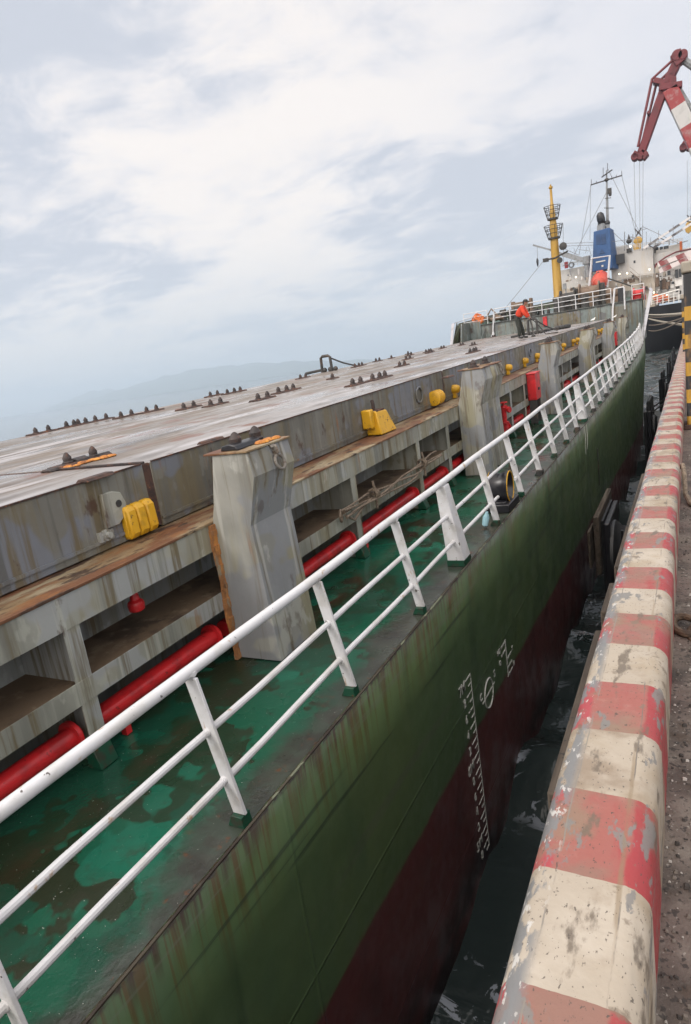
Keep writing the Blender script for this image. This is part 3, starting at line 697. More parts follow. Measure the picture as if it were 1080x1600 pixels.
# container posts -------------------------------------------------
cone_prof = [(0, .075), (.02, .078), (.035, .058), (.075, .062), (.125, .030), (.14, .010)]
def post_at(y0, wdt, ring=True, top=True):
    mb = MB(True)
    mb.prism([(-3.64, -.77), (-3.60, -1.0), (-3.74, -1.47), (-3.67, D+.004), (-4.19, D+.004), (-4.195, -1.43), (-4.14, -1.25), (-4.04, -.77)], y0, y0+wdt)
    P = mb.build('container_post', 'post_grey', SHIP, org=(-3.9, y0+wdt/2, D), bevel=.006, smooth=False)
    yc = y0+wdt/2
    mb = MB(True); mb.box(-4.13, -3.62, y0-.02, y0+wdt+.02, -.768, -.748); mb.build('top_plate', 'ledge', P, bevel=.004)
    for dy_ in ([-.16, .17] if wdt > .6 else [0]):
        mb = MB(True); mb.box(-3.98, -3.8, yc+dy_-.09, yc+dy_+.09, -.748, -.725); mb.lathe((-3.89, yc+dy_, -.73), (0, 0, 1), cone_prof, 10); mb.build('stacking_cone', 'casting', P)
    if top:
        mb = MB(True); mb.prism([(-3.98, -.747), (-3.96, -.70), (-3.87, -.685), (-3.80, -.70), (-3.77, -.747)], yc-.3, yc+.1); mb.build('lock_lever', 'black', P, bevel=.01)
        mb = MB(True)
        for q in range(16): 
            s_ = .02+.025*random.random(); mb.ball((-3.76+.06*random.random(), yc-.02+.3*random.random(), -.74), s_*1.2, s_*1.5, s_*.6, 6, 4)
        mb.build('rust_flakes', 'orange_rust', P)
    if ring:
        mb = MB(True); mb.bar((-3.62, yc+.05, -.79), (-3.59, yc+.05, -.87), .09, .03, (0, 1, 0)); mb.bar((-3.66, yc+.05, -.752), (-3.60, yc+.05, -.80), .09, .02, (1, 0, 1)); mb.build('ring_lug', 'ring', P, bevel=.006)
        mb = MB(True); mb.torus((-3.565, yc+.05, -.945), (1, 0, .28), .072, .0165, 22, 8); mb.build('lashing_ring', 'ring', P)
    return P
post_at(4.75, .71)
for y0, wd_ in ((12.5, .55), (13.32, .6), (20.2, .75), (28.0, .6), (28.85, .5), (35.7, .6), (36.6, .5), (43.1, .8)): post_at(y0, wd_, ring=(wd_ > .58), top=False)
# rust run beside the first post
mb = MB(True)
for q in range(28):
    z0 = -1.44-(1.42*q/28); w_ = .062+.012*math.sin(q*.45)+.003*math.sin(q*2.1); mb.box(-4.20, -4.165+.008*math.sin(q*1.7), 4.742-w_, 4.748, z0-.052, z0)
mb.box(-4.2, -4.17, 4.70, 4.747, D+.01, -1.44); mb.build('rusty_drain', 'rusty_bar', SHIP)

# hatch covers ----------------------------------------------------
HT = -.755
panels = [(-8.0, 4.50), (4.60, 13.16), (13.24, 20.9), (20.98, 28.7), (28.78, 36.4), (36.48, 44.2)]
PAN = []
for a, b in panels:
    up = 0.0
    mb = MB(True); mb.cur = 0; mb.box(-13.4, -4.70, a, b, -1.40, HT)
    o = mb.build('hatch_cover', None, SHIP, mats=['hatch_top', 'cover_side'], bevel=.008)
    for p in o.data.polygons: p.material_index = 0 if p.normal.z > .8 else 1
    # seal strip and lip along the lower edge
    mb = MB(True); mb.box(-4.70, -4.682, a+.01, b-.01, -1.33, -1.30); mb.build('lower_lip', 'cover_side', o)
    mb = MB(True); mb.box(-4.71, -4.69, a+.02, b-.02, HT-.002, HT+.012); mb.build('edge_bead', 'rust', o)
    PAN.append(o)
# rusty joint straps
for y in (4.55, 13.2, 20.94, 28.74, 36.44):
    mb = MB(True); mb.box(-4.72, -4.705, y-.06, y+.06, -1.38, HT-.01); mb.build('joint_strip', 'rust', SHIP)
    mb = MB(True); mb.box(-13.4, -4.72, y-.05, y+.05, HT-.05, HT-.004); mb.build('joint_cap', 'rust', SHIP)
def panel_of(y):
    for p, (a, b) in zip(PAN, panels):
        if y <= b+.06: return p
    return PAN[-1]
def fitting(x, y, n=2, orange=False, gap=.33, scale=1.0):
    P = panel_of(y); L = gap*(n-1)
    mb = MB(True); mb.prism([(x-.13, HT+.001), (x-.09, HT+.035), (x+.09, HT+.035), (x+.13, HT+.001)], y-.2, y+L+.2)
    o = mb.build('fitting_plate', 'rust', P, bevel=.006)
    for i in range(n):
        mb = MB(True); s_ = 1.15*scale
        mb.lathe((x+.02*(i % 2), y+i*gap, HT+.03), (0, 0, 1), [(p[0]*s_*1.25, p[1]*s_*1.1) for p in cone_prof], 9); mb.build('stacking_cone', 'casting', P)
    if orange:
        mb = MB(True)
        for q in range(22):
            s_ = .03+.03*random.random(); mb.ball((x+.02+.18*random.random(), y-.1+(L+.2)*random.random(), HT+.012), s_*1.3, s_*1.6, s_*.45, 6, 4)
        mb.build('rust_flakes', 'orange_rust', P)
def hp(px, py):                               # photograph point on the hatch top -> ship coordinates
    d = R @ Vector((px-CX, py-CY, FPX)); a, b = d.x/d.y-XQ, d.z/d.y-ZP; t = HT/b; return t*a, t
fitting(-6.05, 4.75, 2, True, .34, .62)
mb = MB(True); mb.prism([(-6.18, HT+.002), (-6.16, HT+.05), (-6.06, HT+.075), (-5.98, HT+.05), (-5.96, HT+.002)], 4.82, 5.0); mb.prism([(-6.12, HT+.002), (-6.1, HT+.045), (-6.0, HT+.055), (-5.94, HT+.002)], 4.98, 5.3); mb.prism([(-6.15, HT+.002), (-6.1, HT+.03), (-5.98, HT+.03), (-5.95, HT+.002)], 4.45, 4.84)
mb.build('locking_gear', 'casting', panel_of(4.9), bevel=.01)
mb = MB(True); mb.tube([(-6.0, 4.56, HT+.008), (-5.4, 4.55, HT+.012), (-4.72, 4.545, HT+.01)], .012, 6); mb.build('joint_cable', 'casting', panel_of(4.4))
for px, py, nn in ((404, 626, 2), (436, 615, 3), (552, 603, 2), (583, 595, 3), (625, 573, 2), (666, 551, 3), (735, 552, 3), (738, 540, 2),
                   (55, 679, 2), (100, 669, 2), (117, 666, 2), (150, 659, 2), (190, 653, 2), (230, 645, 2), (288, 640, 2), (300, 624, 2), (330, 635, 2), (356, 616, 3),
                   (470, 592, 2), (520, 592, 1), (555, 574, 3), (588, 565, 2), (612, 560, 1), (635, 562, 2), (638, 556, 2), (620, 556, 1), (670, 552, 2), (690, 545, 2), (720, 540, 2), (840, 521, 1), (770, 527, 2), (880, 508, 2), (900, 503, 3)):
    x, y = hp(px, py); x = max(-13.2, min(-4.95, x))
    if y < 43.3: fitting(x, y, nn, scale=.66)
# lashing fittings low on deck edge of the covers (flat)
for px, py in ((330, 690), (150, 748), (700, 590)):
    x, y = hp(px, py); mb = MB(True); mb.prism([(x-.08, HT+.001), (x-.04, HT+.03), (x+.05, HT+.03), (x+.08, HT+.001)], y-.16, y+.16); mb.build('flat_socket', 'rust', panel_of(y), bevel=.006)

# wedge clamps and lugs on the cover sides
def clamp(y, wide=False, org=None):
    P = panel_of(y); mb = MB(True); w_ = .36 if not wide else .44
    if not wide:
        for k in range(3):
            yy = y-w_/2+k*w_/3
            mb.prism([(-4.705, -1.385), (-4.62, -1.385), (-4.585, -1.33), (-4.60, -1.12), (-4.64, -1.075), (-4.705, -1.07)], yy+.006, yy+w_/3-.006)
        mb.box(-4.705, -4.63, y-w_/2, y+w_/2, -1.37, -1.09)
    else:
        mb.add([(-4.7, y-w_/2, -1.40), (-4.42, y-w_/2-.03, -1.40), (-4.38, y+w_/2+.05, -1.40), (-4.7, y+w_/2, -1.40),
                (-4.7, y-w_/2, -1.02), (-4.50, y-w_/2+.01, -1.02), (-4.48, y+w_/2-.06, -1.05), (-4.7, y+w_/2-.06, -1.02)],
               [(0, 3, 2, 1), (4, 5, 6, 7), (0, 1, 5, 4), (1, 2, 6, 5), (2, 3, 7, 6), (3, 0, 4, 7)])
    mb.build('cover_clamp', 'yellow', P, bevel=.018)
clamp(4.28); clamp(9.57, True)
mb = MB(True); mb.tube([(-4.6, 9.5, -1.02), (-4.6, 9.5, -.92), (-4.62, 9.52, -.86)], .03, 7); mb.build('clamp_pin', 'rust', panel_of(9.5))
mb = MB(True); mb.box(-4.70, -4.53, 9.22, 9.345, -1.28, -.98); mb.build('clamp_side', 'yellow', panel_of(9.5), bevel=.02)
mb = MB(True); mb.prism([(-4.66, -1.015), (-4.50, -1.015), (-4.495, -1.04), (-4.66, -1.03)], 9.38, 9.68); mb.build('clamp_cap', 'rust', panel_of(9.5))
def ribbed(y):
    P = panel_of(y); mb = MB(True)
    for k in range(3): mb.lathe((-4.62, y+k*.12, -1.22), (0, 1, 0), [(0, .10), (.02, .15), (.075, .15), (.09, .10)], 12)
    mb.build('cover_roller', 'yellow', P)
def knob(y, r_=.095):
    P = panel_of(y); mb = MB(True); mb.lathe((-4.70, y, -1.2), (1, 0, -.1), [(0, r_), (.09, r_), (.14, r_*.85), (.17, r_*.5)], 12); mb.box(-4.70, -4.62, y-.05, y+.07, -1.40, -1.2)
    mb.build('cover_clamp', 'yellow', P, bevel=.01)
ribbed(12.3); knob(13.75)
for y in (15.1, 18.5, 20.6, 22.4, 27.4, 29.9, 31.0, 38.6, 40.0): knob(y)
# oval lug with a hole, and stub
def lug(y, z=-1.04):
    P = panel_of(y); mb = MB(True)
    ring = [(y-.13, z-.17), (y+.02, z-.17), (y+.13, z-.1), (y+.15, z), (y+.11, z+.11), (y+.02, z+.14), (y-.1, z+.14)]
    mb.prism([(p[0], p[1]) for p in ring], -4.70, -4.655, axis='x'); o = mb.build('lifting_lug', 'coaming_grey', P, bevel=.008)
    mb = MB(True); mb.lathe((-4.654, y+.06, z+.015), (1, 0, 0), [(0, .034), (.004, .034)], 14); mb.build('lug_hole', 'gear', P)
lug(4.02)
mb = MB(True); mb.lathe((-4.70, 3.88, -1.26), (1, 0, 0), [(0, .055), (.05, .055), (.05, .03), (.09, .028)], 9); mb.box(-4.7, -4.66, 3.80, 3.96, -1.31, -1.22); mb.build('stub_bolt', 'coaming_grey', panel_of(3.9))
mb = MB(True); mb.torus((-4.685, 11.75, -1.06), (1, 0, 0), .13, .02, 4*5, 6, 1.1, 1.2); mb.build('lifting_lug', 'cover_side', panel_of(11.7))
for y in (21.6, 27.2, 31.8): 
    mb = MB(True); mb.torus((-4.685, y, -1.02), (1, 0, 0), .12, .02, 20, 6, 1.0, 1.3); mb.build('lifting_lug', 'cover_side', panel_of(y))

# coaming fittings: red cap, hydrant, red boxes
mb = MB(True); mb.lathe((-4.5, 3.88, -1.92), (0, 0, 1), [(-.07, .03), (-.05, .07), (.0, .078), (.03, .07), (.05, .045), (.12, .035), (.2, .03)], 12); mb.build('red_vent_cap', 'pipe_red', SHIP)
mb = MB(True); mb.tube([(-4.25, 15.75, -2.66), (-4.2, 15.75, -2.6), (-4.15, 15.75, -2.2), (-4.15, 15.75, -1.95)], .06, 10); mb.lathe((-4.15, 15.75, -2.02), (1, -.3, 0), [(0, .05), (.12, .05), (.12, .075), (.17, .075)], 10)
mb.lathe((-4.15, 15.75, -1.97), (0, 0, 1), [(0, .09), (.06, .09), (.06, .03), (.12, .03), (.12, .10), (.14, .10)], 12); mb.lathe((-4.15, 15.75, -2.35), (0, 0, 1), [(0, .1), (.04, .1)], 12)
mb.build('fire_hydrant', 'pipe_red', SHIP)
def hose_box(y, x=-3.95, h=.72):
    mb = MB(True); mb.box(x-.24, x, y-.30, y+.30, -2.2, -2.2+h); o = mb.build('hose_box', 'pipe_red', SHIP, bevel=.012)
    mb = MB(True); mb.box(x-.27, x+.02, y-.33, y+.33, -2.2+h, -2.17+h); mb.build('box_lid', 'pipe_red', o, bevel=.01)
    mb = MB(True); mb.box(x+.001, x+.03, y-.06, y+.06, -1.95, -1.88); mb.build('latch', 'gear', o)
    
    for k in (-.27, .22):
        mb = MB(True); mb.box(x-.22, x-.02, y+k, y+k+.05, D+.01, -2.2); mb.build('leg', 'gear', o)
hose_box(18.9); hose_box(40.6)

# railing ---------------------------------------------------------
def xin(y): return XC+interp(HB_D, y)-6.3+0.0         # hull side shift (0 amidships)
RS = lambda y: sheer(y)*.62
yy = [-4+.8*i for i in range(62)]; yy = [y for y in yy if y <= 45.2]
def dxh(y): return interp(HB_D, y)-6.3
def railpts(x, z, a=-4, b=45.2, n=62): return [(x+dxh(a+(b-a)*i/(n-1))+.006*math.sin(i*1.9+z*7)+.004*math.sin(i*.7), a+(b-a)*i/(n-1), z+RS(a+(b-a)*i/(n-1))+.006*math.sin(i*1.3+x*5)) for i in range(n)]
mb = MB(True); mb.tube(railpts(-2.855, -1.80), .040, 12); RAIL = mb.build('railing', 'rail_white', SHIP)
RL = [(-2.80, -2.215), (-2.745, -2.555)]
mb = MB(True); mb.tube(railpts(*RL[0]), .025, 10); mb.build('middle_rail', 'rail_white', RAIL)
mb = MB(True); mb.tube(railpts(*RL[1], -4, 9.62, 20), .025, 10); mb.tube(railpts(*RL[1], 10.72, 45.2, 40), .025, 10); mb.build('lower_rail', 'rail_white', RAIL)
def stanchion(w_, d_, big=False):
    mb = MB(True); a, b = (-2.855, -1.84), (-2.675, D+.075)
    if not big:
        mb.add([(x+dx, y_, z) for (x, z) in (a, b) for (dx, y_) in ((-d_/2, -w_/2), (d_/2, -w_/2), (d_/2, w_/2), (-d_/2, w_/2))],
               [(0, 1, 2, 3), (4, 7, 6, 5), (0, 4, 5, 1), (1, 5, 6, 2), (2, 6, 7, 3), (3, 7, 4, 0)])
    else:
        mb.add([(x, y_, z) for (x0, x1, z, h) in ((-2.92, -2.80, -1.84, .09), (-2.85, -2.63, D+.075, .13)) for (x, y_) in ((x0, -h), (x1, -h), (x1, h), (x0, h))],
               [(0, 1, 2, 3), (4, 7, 6, 5), (0, 4, 5, 1), (1, 5, 6, 2), (2, 6, 7, 3), (3, 7, 4, 0)])
    if not big:
        for (x_, z_), r_ in zip(RL, (.031, .031)): mb.tube([(x_, -.028, z_), (x_, -.012, z_), (x_, .012, z_), (x_, .028, z_)], [.0255, r_, r_, .0255], 10)
        mb.tube([(-2.853, -.03, -1.805), (-2.853, 0, -1.815), (-2.853, .03, -1.805)], [.036, .042, .036], 10)
    o = mb.build('stanchion', 'rail_white', RAIL, org=(0, 0, D), bevel=.004)
    mb = MB(True)
    if big: mb.box(-2.86, -2.625, -.135, .135, D-.004, D+.076)
    else: mb.prism([(-2.72, D+.076), (-2.635, D+.076), (-2.625, D-.004), (-2.76, D-.004)], -.045, .045)
    mb.build('foot', 'foot_green', o, bevel=.004)
    return o
ST = [1.18, 2.75, 4.36, 6.03, 9.17, 10.79, 12.31, 13.9, 15.4, 16.9, 20.0, 21.6, 23.2, 24.8, 26.3, 27.8, 30.9, 32.4, 33.9, 35.4, 36.9, 38.4, 40.6, 42.1, 43.6, 45]
s0 = stanchion(.024, .10); s1 = stanchion(.2, .1, True)
def place(o, y): 
    p = SP((dxh(y), y, D+RS(y)*.5+sheer(y)*.5)); return p
first = True
for src, lst in ((s0, ST), (s1, [7.57, 18.4, 29.4, 39.5])):
    for i, y in enumerate(lst):
        if i == 0:
            src.location = place(src, y)-WL[RAIL]; WL[src] = place(src, y)
        else: copy_tree(src, place(src, y), RAIL)

# panama chock at the deck edge
mb = MB(True); mb.box(-3.02, -2.63, 9.78, 10.46, D-.002, D+.13); CH = mb.build('mooring_chock', 'black', SHIP, bevel=.015)
mb = MB(True)
pr = [(-.15, .205), (-.11, .19), (-.06, .16), (0, .148), (.06, .16), (.11, .19), (.15, .205), (.15, .232), (.10, .225), (0, .195), (-.10, .225), (-.15, .232)]
c0 = Vector((-2.83, 10.12, D+.345)); n_ = 28; vs = []
for j in range(n_):
    a = 2*math.pi*j/n_
    for t, r_ in pr: vs.append((c0.x+t, c0.y+math.cos(a)*r_, c0.z+math.sin(a)*r_*1.12))
k_ = len(pr); mb.add(vs, [(j*k_+q, j*k_+(q+1) % k_, ((j+1) % n_)*k_+(q+1) % k_, ((j+1) % n_)*k_+q) for j in range(n_) for q in range(k_)])
mb.build('chock_ring', 'black', CH)
for xx in (-2.983, -2.677):
    mb = MB(True); mb.torus((xx, 10.12, D+.345), (1, 0, 0), .219, .011, 28, 6, 1.12, 1.0); mb.build('yellow_rim', 'yellow', CH)
mb = MB(True); mb.box(-2.97, -2.70, 9.84, 10.40, D+.13, D+.155); mb.build('chock_saddle', 'black', CH, bevel=.01)

# scupper lips and small deck edge brackets far along
for y in (12.3, 16.9, 20.0, 23.2, 26.3):
    mb = MB(True); mb.box(-2.72, -2.605, y-.08, y+.08, D+sheer(y)-.01, D+sheer(y)+.10); mb.build('edge_bracket', 'gear', SHIP, bevel=.01)
# hull pipe seam (vertical rubbing strip)
mb = MB(True); mb.tube([(-2.592, 19.7, -3.9), (-2.594, 19.7, -5.0)], .02, 6); mb.build('hull_seam', 'gear', SHIP)
for y in (17.6, 17.95):
    mb = MB(True); mb.tube([(-2.596, y, -2.9), (-2.598, y+.03, -3.25), (-2.597, y-.02, -3.62+.2*(y-17.6))], [.010, .014, .004], 6); mb.build('white_streak', 'mark', SHIP)

# draft marks and load line on the hull side ----------------------
def text_mesh(txt, size, name, mat, parent, loc, u, v, ext=.003, bold=False):
    cu_ = bpy.data.curves.new(name, 'FONT'); cu_.body = txt; cu_.size = size; cu_.extrude = ext; cu_.align_x = 'CENTER'; cu_.align_y = 'CENTER'
    if bold: cu_.offset = .001
    t = bpy.data.objects.new(name, cu_); C.objects.link(t); dg = bpy.context.evaluated_depsgraph_get(); dg.update()
    me = bpy.data.meshes.new_from_object(t.evaluated_get(dg)); bpy.data.objects.remove(t); bpy.data.curves.remove(cu_)
    u = Vector(u).normalized(); v = Vector(v).normalized(); n_ = u.cross(v)
    mat4 = Matrix(((u.x, v.x, n_.x, 0), (u.y, v.y, n_.y, 0), (u.z, v.z, n_.z, 0), (0, 0, 0, 1)))
    me.transform(mat4); me.materials.clear(); me.materials.append(MT[mat])
    o = bpy.data.objects.new(name, me); C.objects.link(o); o.parent = parent; WL[o] = Vector(loc); o.location = Vector(loc)-WL[parent]; return o
XH = -2.598+.0
hx = lambda y: -2.6+XQ*y+.004
# draft column: numbers left of a vertical rule with ticks; letters read from the quay (towards the stern is right... +y is right)
UY, UZ = (0, 1, 0), (0, 0, 1)
DM = MB(); xm = hx(7.0)
ztopm, zbotm = -3.99, -6.55
DM.box(xm-.004, xm+.003, 7.10, 7.116, zbotm, ztopm)
i = 0; z = ztopm
while z > zbotm:
    L = .20 if i % 2 == 0 else .11
    DM.box(xm-.004, xm+.003, 7.10-L, 7.10, z-.013, z); z -= .11; i += 1
DM.build('draft_rule', 'mark', SHIP)
seq = ['7M', '8', '6', '4', '2', '6M', '8', '6', '4', '2', '5M', '8']
for i, t in enumerate(seq):
    text_mesh(t, .165 if len(t) == 1 else .19, 'draft_number', 'mark', SHIP, (xm, 6.80-(.04 if len(t) == 2 else 0), ztopm-.04-.22*i), UY, UZ, .003, True)
# load line disc and ladder
yl, zl = 7.75, -4.62; xl = hx(yl)
mb = MB(); mb.torus((xl, yl, zl), (1, 0, 0), .20, .012, 32, 4); mb.box(xl-.004, xl+.004, yl-.30, yl+.30, zl-.010, zl+.010); mb.build('load_line_disc', 'mark', SHIP)
text_mesh('C', .15, 'load_line_letter', 'mark', SHIP, (xl, yl-.34, zl+.11), UY, UZ, .003, True)
text_mesh('S', .15, 'load_line_letter', 'mark', SHIP, (xl, yl+.34, zl+.11), UY, UZ, .003, True)
mb = MB(); y2 = 8.75; x2 = hx(y2)
mb.box(x2-.004, x2+.003, y2-.015, y2+.015, zl-.28, zl+.32)
for dz, s_ in ((.30, -1), (.18, -1), (.0, 1), (-.14, 1), (-.26, 1)): mb.box(x2-.004, x2+.003, y2+.015*s_, y2+.26*s_, zl+dz-.013, zl+dz+.013)
mb.build('load_line_ladder', 'mark', SHIP)
for t, dy_, dz in (('F', -.36, .30), ('R', -.36, .17), ('X', .36, .02), ('D', .36, -.24)): pass
for t, dy_, dz in (('RQ', -.38, .30), ('Q', -.36, .12), ('X', .33, .02), ('D', .36, -.24)):
    text_mesh(t, .11, 'load_line_letter', 'mark', SHIP, (x2, y2+dy_, zl+dz), UY, UZ, .003, True)

# forecastle ------------------------------------------------------
FY = 46.4; FZ = .04
mb = MB(True); vs = []; fy = [y for y in ys if y >= FY]
for y in fy:
    h = max(.05, interp(HB_D, y)-.04)
    for t in (-1, 0, 1): vs.append((XC+t*h, y, FZ+.05*(y-FY)))
mb.add(vs, [(i*3+j, i*3+j+1, i*3+j+4, i*3+j+3) for i in range(len(fy)-1) for j in range(2)]); mb.build('forecastle_deck', 'deck', SHIP)
h = interp(HB_D, FY)-.06
mb = MB(True); mb.box(XC-h, XC+h, FY, FY+.05, D+sheer(FY)-.1, FZ+.12); BH = mb.build('forecastle_bulkhead', 'bulkhead_grey', SHIP)
for xx, w_, z0, z1, mt in ((-9.9, 1.15, -.62, -.12, 'inner_grey'), (-7.5, 1.7, -.9, .02, 'cover_side'), (-5.8, .75, -1.3, .0, 'bulkhead_grey'), (-4.3, 1.0, -1.5, -.1, 'cover_side'), (-11.7, 1.2, -.9, -.1, 'bulkhead_grey')):
    mb = MB(True); mb.box(xx-w_/2, xx+w_/2, FY-.06, FY-.001, z0, z1); mb.build('bulkhead_panel', mt, BH, bevel=.02)
mb = MB(True); mb.box(-9.05, -8.78, FY-.09, FY-.002, -.62, .0); mb.build('red_locker', 'pipe_red', BH, bevel=.02)
mb = MB(True); mb.box(XC-h, XC+h, FY-.09, FY+.0, FZ+.06, FZ+.1); mb.build('bulkhead_coping', 'gear', BH)
# bulwark ends, stiffened, at both sides of the break
for sgn, nm in ((1, 'starboard'), (-1, 'port')):
    x0 = XC+sgn*(interp(HB_D, 44.5)-.02)
    mb = MB(True); pts = [(y, D+sheer(y)) for y in (43.6, 46.4)]
    prof_ = [(43.55, D+sheer(43.6)-.02), (46.45, D+sheer(46)-.02), (46.45, .55), (46.25, .55)]
    xx = XC+sgn*(interp(HB_D, 45)+.02); mb.prism(prof_, xx, xx-sgn*.02, axis='x'); mb.build('bulwark_wing', 'bulkhead_grey', SHIP)
    mb = MB(True); a = (xx-sgn*.10, 43.6, D+sheer(43.6)+.02); b = (xx+sgn*.36, 46.6, .56); mb.bar(a, b, .20, .03, (0, -1, 1)); mb.bar(b, (xx+sgn*.1, 50, .75), .16, .03); mb.build('bulwark_cap', 'cap_grey', SHIP)
# big port wing bulwark plate (seen from inside)
mb = MB(True); mb.prism([(43.9, -1.35), (47.0, -1.35), (47.0, .42), (44.6, .42)], -14.15, -14.1, axis='x'); mb.build('bulwark_wing', 'bulkhead_grey', SHIP)
mb = MB(True); mb.box(-14.1, -13.3, 46.3, 46.36, -1.3, .40); mb.prism([(44.0, -1.3), (46.3, -1.3), (46.3, -.1)], -13.0, -12.96, axis='x'); mb.build('wing_panel', 'bulkhead_grey', SHIP, bevel=.02)
# forecastle rail
def fr(x0, x1, y, zb):
    mb = MB(True)
    for dz, r_ in ((.92, .028), (.62, .02), (.32, .02)): mb.tube([(x0, y, zb+dz), (x1, y, zb+dz)], r_, 6)
    n_ = max(2, int(abs(x1-x0)/1.05)+1)
    o = mb.build('forecastle_railing', 'rail_white', SHIP)
    for i in range(n_):
        x = x0+(x1-x0)*i/(n_-1); mb = MB(True); mb.tube([(x, y, zb), (x, y, zb+.93)], .03, 6); mb.build('stanchion', 'rail_white', o)
fr(-12.3, -4.75, FY+.02, FZ+.1); fr(-14.6, -12.9, FY+.4, FZ+.1); fr(-3.6, -2.9, FY+1.2, FZ+.1)
# white stair frames down to the deck
mb = MB(True); mb.tube([(-4.72, FY-.12, -1.0), (-4.66, FY-.12, -.2), (-4.5, FY-.1, 1.02)], .06, 7); mb.tube([(-3.95, FY-.12, -.35), (-3.95, FY-.1, 1.02)], .05, 7); mb.tube([(-4.5, FY-.1, 1.02), (-3.95, FY-.1, 1.02)], .04, 6); mb.build('ladder_frame', 'rail_white', SHIP)
mb = MB(True); mb.tube([(-12.55, FY-.1, -1.0), (-12.4, FY-.1, .0), (-12.3, FY-.1, .75)], .05, 7); mb.prism([(-12.75, -1.0), (-12.3, -1.0), (-12.42, -.35)], FY-.14, FY-.08); mb.build('ladder_frame', 'rail_white', SHIP)
# ventilators, windlass, boxes
mb = MB(True); mb.box(-4.40, -3.98, 47.0, 47.5, FZ, FZ+.98); mb.build('ventilator', 'black', SHIP, bevel=.03)
def drum(x, y, z, r_, L, mt, nm='winch_drum'):
    mb = MB(True); mb.lathe((x, y, z), (1, 0, 0), [(0, r_), (.08, r_), (.08, r_*.62), (L-.08, r_*.62), (L-.08, r_), (L, r_)], 18); mb.box(x-.1, x+L+.1, y-.3, y+.3, FZ+.1, z-r_*.5); return mb.build(nm, mt, SHIP)
drum(-8.45, 50.0, FZ+.95, .62, 1.05, 'gear'); drum(-7.15, 50.0, FZ+1.1, .68, 1.35, 'brown'); drum(-5.6, 50.2, FZ+.8, .5, 1.2, 'brown')
for bx in ((-5.9, -5.5, 49.6, 50.4, FZ, FZ+1.6), (-7.4, -7.2, 49.7, 50.3, FZ, FZ+1.5)):
    mb = MB(True); mb.box(*bx); mb.build('winch_frame', 'gear', SHIP, bevel=.05)
mb = MB(True); mb.box(-11.5, -10.45, 48.8, 49.6, FZ+.55, FZ+1.25); mb.box(-11.7, -11.5, 48.9, 49.5, FZ, FZ+1.35); mb.box(-10.4, -10.25, 48.9, 49.5, FZ, FZ+1.4); mb.build('gear_locker', 'brown', SHIP, bevel=.03)
for i in range(14):
    mb = MB(True); x = -12.2+i*.52+random.uniform(-.12, .12); h_ = random.uniform(.45, 1.15); w_ = random.uniform(.1, .3)
    mb.lathe((x, 48.4+random.uniform(-.4, .9), FZ), (0, 0, 1), [(0, w_), (h_*.7, w_*.8), (h_*.7, w_*1.1), (h_, w_*.9)], 9); mb.build('bollard', 'gear', SHIP)
mb = MB(True)
for i in range(9):
    mb.ball((-12.75+random.uniform(-.5, .5), 48.0+random.uniform(-.3, .3), FZ+.35+random.uniform(-.1, .2)), .22, .2, .16, 7, 5)
mb.tube([(-13.2, 48, FZ+.7), (-12.9, 48, FZ+1.1), (-12.5, 48, FZ+.6)], .06, 6); mb.build('anchor_gear', 'brown', SHIP)
mb = MB(True)
for i in range(12): mb.torus((-13.6+random.uniform(-.25, .25), 46.9, FZ+.55+random.uniform(-.15, .15)), (random.random()-.5, 1, random.random()-.5), .2, .06, 14, 6)
mb.build('coiled_hose', 'orange', SHIP)
mb = MB(True); mb.lathe((-3.6, 48.4, FZ+.45), (1, 0, 0), [(0, .4), (.1, .4), (.1, .24), (.6, .24), (.6, .4), (.7, .4)], 14); mb.box(-3.7, -2.85, 48.1, 48.8, FZ, FZ+.3); mb.build('red_winch', 'pipe_red', SHIP)
mb = MB(True); mb.bar((-5.1, 48.5, FZ+1.75), (-3.6, 48.3, FZ+.95), .09, .09); mb.build('lever_arm', 'gear', SHIP)
# foremast
MX, MY = -8.93, 52.0
mb = MB(True); mb.lathe((MX, MY, FZ+.25), (0, 0, 1), [(0, .40), (.1, .33), (4.2, .29), (6.0, .25), (6.15, .23), (7.4, .13), (7.45, .10), (8.4, .08), (8.45, .14), (8.55, .14), (8.6, .06), (8.7, .06)], 14)
MAST = mb.build('foremast', 'mast_yellow', SHIP)
for zz, r0, r1, hh in ((5.3, .42, .66, .82), (6.62, .38, .58, .8)):
    mb = MB(True); mb.lathe((MX, MY, zz), (0, 0, 1), [(0, r0), (.12, r0)], 16); o = mb.build('platform', 'gear', MAST)
    mb = MB(True)
    for q in range(1, 4):
        t = q/3; mb.torus((MX, MY, zz+.12+hh*t), (0, 0, 1), r0+(r1-r0)*t, .022, 18, 5)
    for q in range(10):
        a = 2*math.pi*q/10; mb.tube([(MX+r0*math.cos(a), MY+r0*math.sin(a), zz+.1), (MX+r1*math.cos(a), MY+r1*math.sin(a), zz+.12+hh)], .02, 5)
    mb.build('basket_rail', 'gear', MAST)
mb = MB(True); mb.tube([(MX-.8, MY-.1, 4.0), (MX, MY-.3, 3.98), (MX+.9, MY-.1, 4.28)], .06, 6); mb.lathe((MX+.66, MY-.3, 4.65), (0, -1, 0), [(0, .24), (.25, .27), (.29, .05)], 14); mb.lathe((MX+.36, MY-.4, 3.75), (0, -1, 0), [(0, .2), (.1, .2)], 12); mb.box(MX-.85, MX-.5, MY-.3, MY+.1, 3.85, 4.1); mb.build('mast_lights', 'gear', MAST)
mb = MB(True); mb.tube([(MX+.6, MY-.2, FZ+.2), (MX+.6, MY-.2, 2.0)], .05, 6); mb.box(MX+.42, MX+.65, MY-.35, MY-.1, 1.7, 2.1); mb.build('switch_post', 'grey_steel', SHIP)
